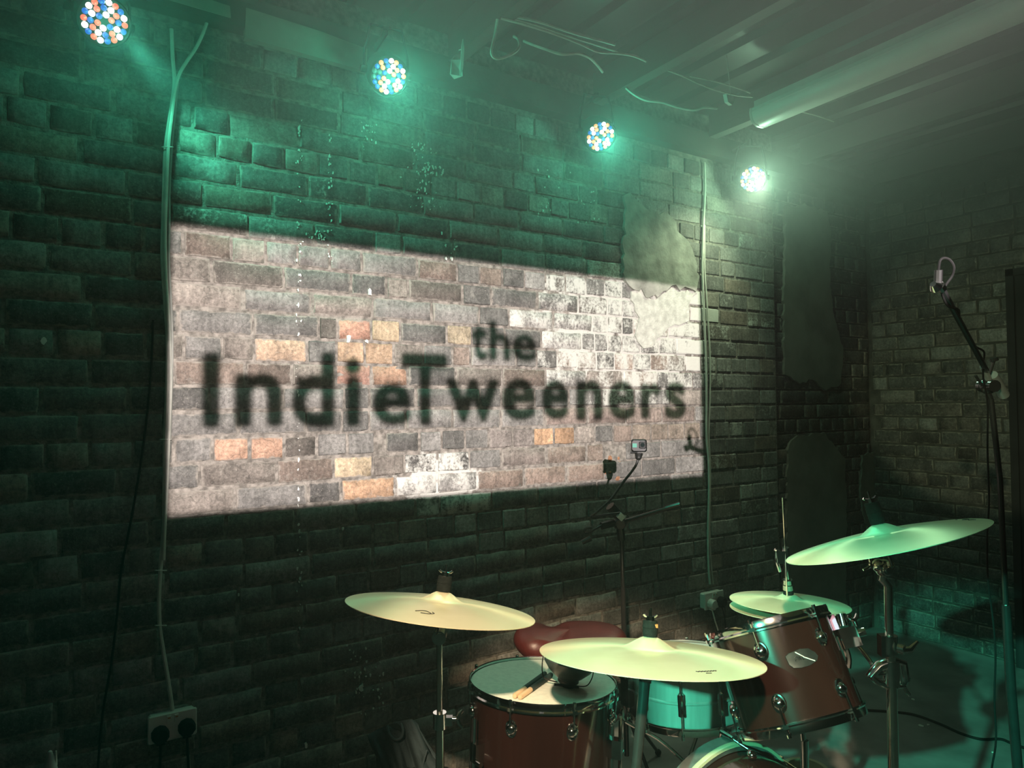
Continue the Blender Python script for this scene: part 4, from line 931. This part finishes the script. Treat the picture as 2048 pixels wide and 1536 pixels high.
# bass drum: batter side towards the stool, front out into the room
zt = .582; pb_ = on_level(1440, 1482, zt); pf_ = on_level(1664, 1597, zt); axb = (pf_ - pb_); axb.z = 0; dep = .29; axb.normalize()
RB = .283; cb = Vector((pb_.x, pb_.y, zt - RB - .012)); t = thing('bass_drum', (cb.x, cb.y, 0), 'dark red bass drum standing on its side below the rack tom', 'drum')
ce_ = cb + axb * dep
MB().lathe([(RB - .012, -.0), (RB - .012, dep)], cb, axb, 80, (0, 0, 1)).build('shell', M_RED, t)
for o, s, mm in ((cb, -1, M_GREYHOOP), (ce_, 1, M_RED)):
    MB().lathe([(RB - .010, -.030), (RB + .006, -.034), (RB + .012, -.030), (RB + .012, .016), (RB + .006, .019), (RB - .004, .017), (RB - .010, .010)], o, axb * s, 80, (0, 0, 1)).build('hoop', mm, t)
    MB().lathe([(RB + .0125, -.034), (RB + .0135, -.027), (RB + .0125, -.020), (RB + .004, -.0345), (RB + .0125, -.034)], o, axb * s, 80, (0, 0, 1)).build('hoop_edge_highlight', M_CREAM, t)  # cream line stands in for the highlight along the hoop's edge
    MB().lathe([(RB - .008, .004), (RB - .012, .006), (0, .006), (0, .003), (RB - .012, .003)], o, axb * s, 64, (0, 0, 1)).build('drum_head', M_HEAD if s < 0 else M_BLACK, t)
    for i in range(8):
        a = PI / 8 + .3 + 2 * PI * i / 8; uu, vv, ww = basis(axb, (0, 0, 1)); d = uu * math.cos(a) + vv * math.sin(a); p = o + d * (RB + .004) - axb * s * .085
        lo = MB().sph(p, .014, 12, 8, d, .8).build('lug', M_CHROME, t)
        MB().cyl(p + d * .006, o + d * (RB + .022) + axb * s * .02, .003, n=8).tube([o + d * (RB + .02) - axb * s * .02, o + d * (RB + .022) + axb * s * .018, o + d * (RB - .002) + axb * s * .024], [.006, .008, .005], 8).build('tension_claw', M_CHROME, lo)
side = axb.cross(Vector((0, 0, 1)))
for s in (-1, 1):
    p = ce_ - axb * .12 + side * s * (RB - .01) * .9 + Vector((0, 0, -RB * .3))
    lo = MB().tube([p, Vector((p.x, p.y, 0)) + side * s * .16 + axb * .08 + Vector((0, 0, .012))], .006, 8).cyl(p - side * s * .02, p + side * s * .02, .016).build('spur', M_CHROME, t)
# hi-hat
hc_, hn, hm = disc_frame(1578, 1205, 2.23, -.105, .185)
hb_ = hc_ - Vector((0, 0, .022))
t, hg = cymbal(hc_, hn, .178, 'upper hi-hat cymbal, bronze, on the rod behind the rack tom', 'hi_hat_cymbal', bell=.24, bow=.07, ref=hm)
hn2 = (hn + _U * .0 - hm * .02).normalized(); t2 = thing('hi_hat_cymbal', hb_, 'lower hi-hat cymbal, upturned under the other hi-hat', 'cymbal', 'bronze cymbals on the drum kit')
prof = [(.006, -.020)] + [(.04 * i / 4, -.020 + .008 * (i / 4) ** 2) for i in range(1, 5)] + [(.04 + .138 * i / 10, -.012 + .012 * (i / 10) ** 1.5) for i in range(1, 11)]
o = MB().lathe(prof + [(a, b - .0015) for a, b in reversed(prof)], (0, 0, 0), (0, 0, 1), 72, (1, 0, 0)).build('bronze_disc', M_BRASS_L, None, 60)
o.parent = t2; ub, vb, wb_ = basis(hn2, hm); o.matrix_local = Matrix((ub, vb, wb_)).transposed().to_4x4()
st = thing('hi_hat_stand', (hc_.x, hc_.y, 0), 'chrome hi-hat stand with a tall pull rod and clutch', 'stand')
rt = at(1565, 995, 2.19); MB().cyl(hc_ - Vector((0, 0, .15)), rt, .0032, n=8).build('pull_rod', M_CHROME, st)
rd = (rt - hc_).normalized(); cz = hc_ + rd * (hg + .02)
cu_ = MB().cyl(hc_ + rd * (hg - .004), cz + rd * .10, .0055, n=10).cyl(cz - rd * .008, cz + rd * .008, .0165, n=16).cyl(cz + rd * .010, cz + rd * .024, .015, n=16).cyl(cz + rd * .075, cz + rd * .128, .010, n=12)
cu_.cyl(cz + rd * .02, cz + rd * .10, .0085, n=12); cu_.box(cz + rd * .098 - _R * .014, (.034, .022, .040), Matrix((_R, _f, rd)).transposed()); cu_.tube([cz + rd * .122 - _R * .034, cz + rd * .118 - _R * .026, cz + rd * .085 - _R * .030, cz + rd * .050 - _R * .022], [.004, .007, .006, .005], 8)
cu_.build('clutch', M_CHROME, st)
MB().lathe([(0, hg - .002), (.016, hg - .002), (.014, hg + .012), (0, hg + .012)], hc_, rd, 16).build('felt', M_FELT, st)
lowp = Vector((hc_.x + .02, hc_.y - .03, 0))
MB().tube([hb_ - hn2 * .018, hb_ - hn2 * .05], [.016, .010], 12).tube([hb_ - hn2 * .03, Vector((lowp.x, lowp.y, .42))], .0095, 12).tube([Vector((lowp.x, lowp.y, .46)), Vector((lowp.x, lowp.y, .08))], .0125, 12).build('tube', M_CHROME, st)
tripod(st, lowp, .36, .22, .25, .0085)
MB().box(Vector((lowp.x - .14, lowp.y + .03, .03)), (.24, .085, .012), Matrix.Rotation(-.3, 3, 'Y')).box(Vector((lowp.x - .13, lowp.y + .03, .010)), (.28, .095, .012)).build('foot_pedal', M_STEEL, st)

# throne: red saddle seat
sp0 = at(1140, 1288, 2.42); sd = thing('drum_stool', (sp0.x, sp0.y, 0), 'red vinyl saddle-shaped drum stool behind the floor tom', 'stool')
def saddle():
    mb = MB(); nu, nv = 40, 14; vs = []; fs = []
    ux, uy = _R.copy(), _f.copy(); ux.z = uy.z = 0; ux.normalize(); uy.normalize()
    for lay in range(nv + 1):
        ph = -PI / 2 + PI * lay / nv
        for i in range(nu):
            a = 2 * PI * i / nu; ca, sa = math.cos(a), math.sin(a)
            x, y = ca * .192, sa * .168
            notch = math.exp(-((a - PI * 1.35) / .28) ** 2) * .45 + math.exp(-((a - PI * .5) / .5) ** 2) * .1
            k = (1 - notch) * math.cos(ph) ** .45 if math.cos(ph) > 1e-6 else 0
            z = .052 * math.sin(ph) + .018 * (abs(x * k) / .19) ** 2 - (.022 * math.exp(-((x * k + .055) / .035) ** 2) if ph > 0 else 0)
            vs.append(sp0 + ux * x * k + uy * y * k + Vector((0, 0, z)))
    for l in range(nv):
        for i in range(nu):
            j = (i + 1) % nu; fs.append((l * nu + i, l * nu + j, (l + 1) * nu + j, (l + 1) * nu + i))
    mb.add(vs, fs); return mb
so = saddle().build('seat', M_VINYL, sd, 80)
MB().tube([sp0 - Vector((0, 0, .05)), Vector((sp0.x, sp0.y, .12))], .0125, 12).cyl(sp0 - Vector((0, 0, .07)), sp0 - Vector((0, 0, .045)), .05).build('post', M_CHROME, sd)
tripod(sd, Vector((sp0.x, sp0.y, 0)), .34, .27, .1)

# drumsticks on the floor tom head
u, v = FT[2], FT[3]; hw = FT[1]; h0 = FT[0] - hw * .007
def on_head(px, py, lift=0):
    d = ray(px, py); q = h0 + hw * lift; s = (q - CAM).dot(hw) / d.dot(hw); return CAM + d * s
for i, ((x0, y0), (x1, y1), lab) in enumerate((((1032, 1390), (1103, 1338), 'wooden drumstick with dark taped grip on the floor tom, the farther of the pair'), ((1043, 1392), (1114, 1341), 'wooden drumstick with dark taped grip on the floor tom, the nearer of the pair'))):
    a = on_head(x0, y0, .0075); b = on_head(x1, y1, .0075); dd = (b - a).normalized(); a = a - dd * .012
    t = thing('drumstick', a, lab, 'drumstick', 'pair of drumsticks on the floor tom'); L0 = .40; bb = a + dd * .21
    prof = [(0, 0), (.0055, .001), (.0072, .006), (.0073, .105)]
    MB().lathe(prof + [(.0073, .205), (0, .205)], a, dd, 12).build('wooden_shaft', M_STICK, t)
    MB().lathe([(0, .070), (.0078, .070), (.0078, .215), (.006, .22), (0, .22)], a, dd, 12).build('taped_grip', M_TAPE, t)
# bowl-shaped lamp lying on the head
bc = on_head(1140, 1330, .060); ta = (hw * .92 + _R * .08 - _f * .06).normalized(); t = thing('bowl_lamp', bc, 'dark shallow bowl-shaped lamp with a wire frame lying on the floor tom', 'lamp')
prof = [(0, -.052), (.026, -.050), (.030, -.036), (.040, -.030), (.062, -.010), (.074, .008), (.077, .020), (.073, .026), (.071, .020), (.058, -.004), (.036, -.022), (0, -.026)]
MB().lathe(prof, bc, ta, 48).build('bowl', M_BOWL, t)
MB().lathe([(0, -.058), (.022, -.058), (.025, -.050), (.030, -.046), (.030, -.040), (0, -.040)], bc, ta, 24).build('base_collar', M_BLACK, t)
ur, vr, wr_ = basis(ta, _R)
MB().tube(curve([bc - ur * .079 - ta * .002, bc - ur * .076 + ta * .030, bc - ur * .060 + ta * .046, bc - ur * .02 + vr * .02 + ta * .046, bc + ur * .012 + vr * .02 + ta * .036], 5), .0016, 6).build('wire_handle', M_CHROME, t)
MB().tube([bc - ur * .03 + vr * .02 + ta * .044, bc + ur * .018 + vr * .02 + ta * .035], .0048, 8).sph(bc - ur * .022 + vr * .02 + ta * .044, .008, 10, 6).build('handle_grip', M_BLACK, t)
MB().tube(curve([bc - ur * .079 - ta * .002, bc - ur * .076 - ta * .028, bc - ur * .066 - ta * .046, bc - ur * .03 - ta * .052], 5), .0018, 6).tube(curve([bc + ur * .068 - ta * .004, bc + ur * .066 - ta * .030, bc + ur * .05 - ta * .05 - vr * .01, bc + ur * .012 - ta * .052 - vr * .01], 5), .0016, 6).build('wire_foot', M_BLACKM, t)
MB().tube([bc - ur * .04 - ta * .054 - vr * .014, bc + ur * .03 - ta * .053 - vr * .016], .004, 8).build('foot_bar', M_BLACK, t)

# ================================================================== STANDS WITH MICROPHONE GEAR
# camera stand behind the drums
sb = at(1238, 1040, 2.86); low = at(1248, 1240, 2.86); t = thing('boom_stand', (low.x, low.y, 0), 'thin black boom stand behind the drums carrying the small action camera', 'stand')
pv = at(1239, 1046, 2.86)
MB().tube([pv, at(1243, 1080, 2.86)], .016, 12).tube([at(1243, 1072, 2.86), at(1246, 1180, 2.86)], .0085, 12).tube([at(1246, 1175, 2.86), Vector((low.x + .005, low.y, .10))], .0105, 12).build('pole', M_BLACKM, t)
MB().sph(pv, .028, 14, 8).cyl(pv - _f * .035, pv + _f * .03, .018).build('boom_clutch', M_BLACK, t)
MB().cyl(at(1240, 1032, 2.83), at(1243, 1034, 2.80), .017, n=4).build('clutch_wing_cap', mat('bare_alloy', (.55, .62, .56), .5, metal=.3, noise_amt=.4, noise_scale=90), t, 0)
MB().tube([pv, at(1335, 1017, 2.78), ], .0085, 10).tube([at(1333, 1017.5, 2.78), at(1361, 1009, 2.76)], .0115, 10).build('boom_arm', M_BLACKM, t)
gp = at(1278, 891, 2.85)
MB().tube(curve([at(1240, 1026, 2.82), at(1215, 1029, 2.80), at(1184, 1033, 2.80), at(1196, 1022, 2.80), at(1222, 998, 2.82), at(1246, 965, 2.84), at(1262, 945, 2.85), at(1272, 930, 2.85), at(1276, 918, 2.85)], 6), .0052, 8).build('gooseneck', M_BLACK, t)
MB().sph(at(1277, 914, 2.85), .0135, 12, 8).cyl(at(1277, 913, 2.85), at(1277.5, 906, 2.85), .014, .017).build('ball_mount', M_BLACK, t)
MB().tube([at(1228, 1046, 2.84), at(1203, 1052, 2.82)], .015, 10).tube(curve([at(1205, 1050, 2.82), at(1190, 1058, 2.8), at(1178, 1064, 2.8), at(1170, 1064, 2.8), at(1172, 1056, 2.8), at(1184, 1055, 2.8)], 4), .005, 8).tube([at(1164, 1085, 2.79), at(1182, 1076, 2.79)], [.010, .012], 10).build('phone_clamp', M_BLACK, t)
MB().tube([at(1220, 1012, 2.84), at(1236, 1030, 2.85)], .02, 10).build('spare_clip', M_BLACK, t)
tripod(t, Vector((low.x + .005, low.y, 0)), .26, .26, .3, .007, False, M_BLACKM)
# action camera
t = thing('action_camera', gp, 'small black action camera with a green screen on top of the boom stand', 'camera')
cx = (_R * .985 - _f * .17).normalized(); cz_ = Vector((0, 0, 1)); cyv = cz_.cross(cx)      # cyv points away from the viewer
RC = Matrix((cx, cyv, cz_)).transposed()
MB().bbox(gp, (.062, .050, .030), .006, RC @ Matrix.Rotation(PI / 2, 3, 'X')).build('body', M_BLACK, t)
MB().bbox(gp + cx * .014 - cyv * .017 + cz_ * .003, (.027, .027, .008), .003, RC @ Matrix.Rotation(PI / 2, 3, 'X')).build('lens_housing', M_BLACKM, t)
MB().cyl(gp + cx * .014 - cyv * .0205 + cz_ * .004, gp + cx * .014 - cyv * .023 + cz_ * .004, .0085, n=18).build('lens', mat('lens_glass', (.01, .015, .015), .05, spec=.8), t)
MB().box(gp - cx * .017 - cyv * .0152 + cz_ * .001, (.017, .001, .016), RC).build('front_screen', M_SCREEN, t)
MB().box(gp - cz_ * .028 - cx * .004, (.006, .012, .010), RC).box(gp - cz_ * .028 + cx * .004, (.003, .012, .010), RC).tube([gp - cz_ * .027 - cx * .004, gp - cz_ * .028 - cx * .034], [.004, .005], 8).build('mount_tab', M_BLACK, t)

# vocal boom stand at the front of the stage
pv = at(1976, 772, 2.02); ftp = at(2036, 1545, 1.93); t = thing('microphone_stand', (ftp.x, ftp.y, 0), 'tall black boom microphone stand with an empty mount in front of the black doorway', 'stand')
tip = at(1884, 578, 1.45); e1 = at(2004, 786, 2.05)
MB().tube([at(1973, 742, 1.98), tip], [.0072, .0062], 10).build('boom_arm', M_BLACKM, t)
MB().tube([at(1966, 733, 1.97), at(1977, 758, 2.0)], .0085, 10).tube([at(1985, 750, 2.01), at(2008, 790, 2.06)], [.0135, .0145], 12).build('counterweight', M_STEEL, t)
MB().cyl(pv - _f * .03 - _U * .0, pv + _f * .03, .017, n=14).sph(pv, .023, 12, 8).tube([at(1951, 751, 1.99), at(1964, 771, 2.0), at(1974, 772, 2.01)], .0038, 8).build('boom_clutch', M_BLACKM, t)
MB().tube([at(1978, 752, 2.0), at(1988, 722, 1.99)], .004, 8).cyl(at(1987, 716, 1.99), at(1989, 722, 1.99), .011).build('clamp_knob', M_BLACKM, t)
MB().tube([pv - _U * .02, at(1982, 800, 2.02), at(2000, 960, 2.0), at(2012, 1220, 1.97)], .0075, 10).build('upper_pole', M_BLACKM, t)
MB().tube([at(2012, 1210, 1.97), at(2022, 1380, 1.95), ftp, Vector((ftp.x + .015, ftp.y, .05))], [.0115, .0125, .0125, .0125], 12).build('lower_pole', M_BLACKM, t)
MB().lathe([(0, 0), (.125, 0), (.128, .008), (.11, .018), (.03, .028), (.02, .06), (0, .06)], (ftp.x + .015, ftp.y, .0), (0, 0, 1), 32).build('round_base', M_BLACKM, t)
mm = MB().tube([tip, at(1879, 570, 1.44)], .009, 10).cyl(at(1872, 575, 1.437), at(1866, 568, 1.43), .012, .006).tube([at(1879, 571, 1.44), at(1888, 568, 1.44)], .005, 8); mm.build('mount_clip', M_CHROME, t)
MB().tube([at(1876, 569, 1.445), at(1877, 540, 1.44)], .008, 10).build('plug_end', M_BLACK, t)
cab = [at(1877, 540, 1.438), at(1880, 522, 1.43), at(1888, 516, 1.43), at(1900, 520, 1.43), at(1908, 534, 1.43), at(1904, 552, 1.44), at(1893, 568, 1.445), at(1884, 586, 1.46), at(1896, 612, 1.51), at(1917, 620, 1.56), at(1918, 645, 1.62), at(1930, 665, 1.69), at(1950, 692, 1.81), at(1968, 704, 1.89), at(1966, 730, 1.94), at(1967, 760, 1.98), at(1975, 810, 2.0), at(1975, 900, 1.99), at(1978, 1000, 1.98), at(1974, 1080, 1.97), at(1976, 1160, 1.965), at(1986, 1240, 1.955), at(1991, 1310, 1.95), at(1989, 1400, 1.945), at(1992, 1480, 1.94), at(1983, 1540, 1.93)]
lastp = on_level(1975, 1600, .008)
cable(cab + [lastp], .0026, M_RUBBER, 'thin dark microphone cable looped at the boom tip and trailing to the floor', 'microphone_cable', k=5)
rg = on_level(1612, 1545, .02); t = thing('floor_ring', rg, 'pale ring standing out on the dark floor by the hi-hat stand foot', 'ring')
MB().lathe([(.070, -.02), (.086, -.02), (.088, .0), (.086, .02), (.070, .02), (.068, 0), (.070, -.02)], rg, (0, 0, 1), 40).build('ring_band', M_CREAM, t)
# cables and litter on the floor
fl_pts = [(1640, 1428), (1700, 1420), (1745, 1421), (1790, 1424), (1830, 1430), (1880, 1448), (1920, 1466), (1960, 1478), (2000, 1478), (2022, 1486), (2060, 1500)]
cable([on_level(x, y, .006) for x, y in fl_pts], .006, M_RUBBER, 'black cable curving across the floor behind the cymbal stands', 'floor_cable')
r = random.Random(21)
for i, (x, y, s) in enumerate(((1842, 1452, .012), (1826, 1399, .010), (1856, 1450, .006), (1986, 1505, .007))):
    p = on_level(x, y, .001); k = [r.uniform(.6, 1.2) for _ in range(7)]
    single('paper_scrap', MB().slab([p + Vector((math.cos(j * 2 * PI / 7) * s * k[j], math.sin(j * 2 * PI / 7) * s * k[j], 0)) for j in range(7)], (0, 0, .003)), M_PAPER,
           ('largest pale scrap on the floor near the tall cymbal stand', 'pale scrap on the floor against the far wall', 'tiny pale scrap beside the largest floor scrap', 'tiny pale scrap on the floor by the microphone stand')[i], 'scrap', smooth=0)

# ================================================================== JACKET ON A CHAIR, PALE POINTED THING
jc = at(800, 1442, 2.30); ch = thing('chair', (jc.x, jc.y + .02, 0), 'dark chair under the blue-grey jacket by the wall', 'chair')
cr = Vector((.84, -.54, 0)); cf = Vector((.54, .84, 0)); bs = Vector((jc.x, jc.y, 0))
rail = [at(758, 1475, 2.31), at(775, 1462, 2.31), at(800, 1452, 2.31), at(818, 1450, 2.31), at(830, 1470, 2.31)]
MB().tube(curve([Vector((rail[0].x, rail[0].y, .33))] + rail + [Vector((rail[-1].x, rail[-1].y, .33))], 5), .009, 8).build('back_frame', M_BLACKM, ch)
MB().bbox(bs - cf * .17 + Vector((0, 0, .33)), (.34, .34, .03), .012, Matrix((cr, cf, Vector((0, 0, 1)))).transposed()).build('seat', M_BLACK, ch)
for a in (-1, 1):
    for b in (-1, 1):
        MB().tube([bs - cf * (.17 + .15 * b) + cr * .15 * a + Vector((0, 0, .325)), bs - cf * (.17 + .17 * b) + cr * .16 * a + Vector((0, 0, .0))], .010, 8).build('leg', M_BLACKM, ch)
def jacket():
    """a cloth hung over the rail: back flap, ridge, front flap with hanging folds"""
    mb = MB(); nu, nv = 36, 22; vs = []; fs = []
    top = [(735, 1470), (752, 1459), (770, 1450), (788, 1443), (806, 1438.5), (822, 1437), (834, 1448)]
    low = [(772, 1560), (788, 1562), (806, 1566), (826, 1568), (848, 1566), (872, 1562), (898, 1556)]
    def lerp(P, s):
        k = min(int(s * 6), 5); t = s * 6 - k; return Vector(P[k]).lerp(Vector(P[k + 1]), t)
    for j in range(nv + 1):
        tt = j / nv
        for i in range(nu + 1):
            s_ = i / nu; a = lerp(top, s_); b = lerp(low, s_)
            if tt < .3: f = (.3 - tt) / .3; back = True
            else: f = (tt - .3) / .7; back = False
            q = a.lerp(b, f * (.7 if back else 1.15)); q.x += 5 * math.sin(f * 3 + s_ * 4) * f
            fold = (.020 * math.sin(s_ * 17 + 2 * f) + .009 * math.sin(s_ * 39 - 3 * f)) * min(1, f * 2.2)
            z = 2.30 + (.030 + .03 * f if back else -.012 - .02 * f - fold) * min(1, f * 8 + .15)
            vs.append(at(q.x, q.y, z))
    for j in range(nv):
        for i in range(nu):
            a = j * (nu + 1) + i; fs.append((a, a + 1, a + nu + 2, a + nu + 1))
    mb.add(vs, fs); return mb
t = thing('jacket', jc, 'blue-grey jacket draped over a chair back below the near cymbal', 'jacket')
jb = jacket().build('cloth_body', M_CLOTH, t, 80); md = jb.modifiers.new('thick', 'SOLIDIFY'); md.thickness = .004; md.offset = -1
Cl = [at(774, 1452, 2.275), at(780, 1470, 2.26), at(792, 1480, 2.255), at(803, 1474, 2.255), at(806, 1460, 2.262), at(802, 1447, 2.28)]
MB().tube(curve(Cl, 5), .0045, 8).build('collar', M_CLOTH, t, 80)
MB().slab([at(x, y, z) for x, y, z in ((777, 1449, 2.282), (784, 1447, 2.284), (795, 1446, 2.284), (801, 1452, 2.276), (803, 1462, 2.268), (794, 1457, 2.270), (785, 1455, 2.274))], _f * -.003).build('collar_opening', M_RUBBER, t)  # black sheet set into the collar opening
MB().tube(curve([at(854, 1500, 2.255), at(848, 1520, 2.25), at(842, 1545, 2.245)], 5), .003, 6).build('zip_tape', M_CLOTH, t)
cn = at(100, 1500, 1.55); 
MB_ = MB().lathe([(0, cn.z), (.004, cn.z - .003), (.012, cn.z - .03), (.05, cn.z - .20), (.095, .02), (.10, .0), (0, .0)], (cn.x, cn.y, 0), (0, 0, 1), 20)
t = thing('pointed_cone', (cn.x, cn.y, 0), 'pale narrow cone with a split tip standing at the bottom corner by the dark wall', 'cone')
MB_.build('cone_body', mat('pale_cloth', (.42, .45, .42), .85, noise_amt=.35, noise_scale=18), t)
MB().tube([(cn.x + .010, cn.y, cn.z - .035), (cn.x + .011, cn.y - .002, cn.z - .004)], [.004, .0015], 6).build('tip_strand', M_PAPER, t)

# ================================================================== HAZE
hz = MB().box(((XL + XR) / 2, (YF + .3) / 2, 1.55), (XR - XL + 1.2, .3 - YF + 1.2, 4.0)).build('haze', None or M_PAPER, None, 0)
hz.data.materials.clear(); hm_ = bpy.data.materials.new('stage_haze'); hm_.use_nodes = True; nt = hm_.node_tree; nt.nodes.remove(nt.nodes['Principled BSDF'])
vs_ = nt.nodes.new('ShaderNodeVolumeScatter'); vs_.inputs['Color'].default_value = (1, 1, 1, 1); vs_.inputs['Anisotropy'].default_value = .3
g_ = nt.nodes.new('ShaderNodeNewGeometry'); sz_ = nt.nodes.new('ShaderNodeSeparateXYZ'); nt.links.new(g_.outputs['Position'], sz_.inputs[0])
mr_ = nt.nodes.new('ShaderNodeMapRange'); mr_.interpolation_type = 'SMOOTHSTEP'      # smoke gathers under the roof
for k_, v_ in ((1, 1.9), (2, 2.8), (3, .0055), (4, .27)): mr_.inputs[k_].default_value = v_
nt.links.new(sz_.outputs[2], mr_.inputs[0]); nt.links.new(mr_.outputs[0], vs_.inputs['Density'])
nt.links.new(vs_.outputs[0], nt.nodes['Material Output'].inputs['Volume']); hz.data.materials.append(hm_)
tag(hz, 'thin stage haze hanging through the whole room', 'haze', kind='stuff')

for o in ORG:
    if '_org' in o: del o['_org']
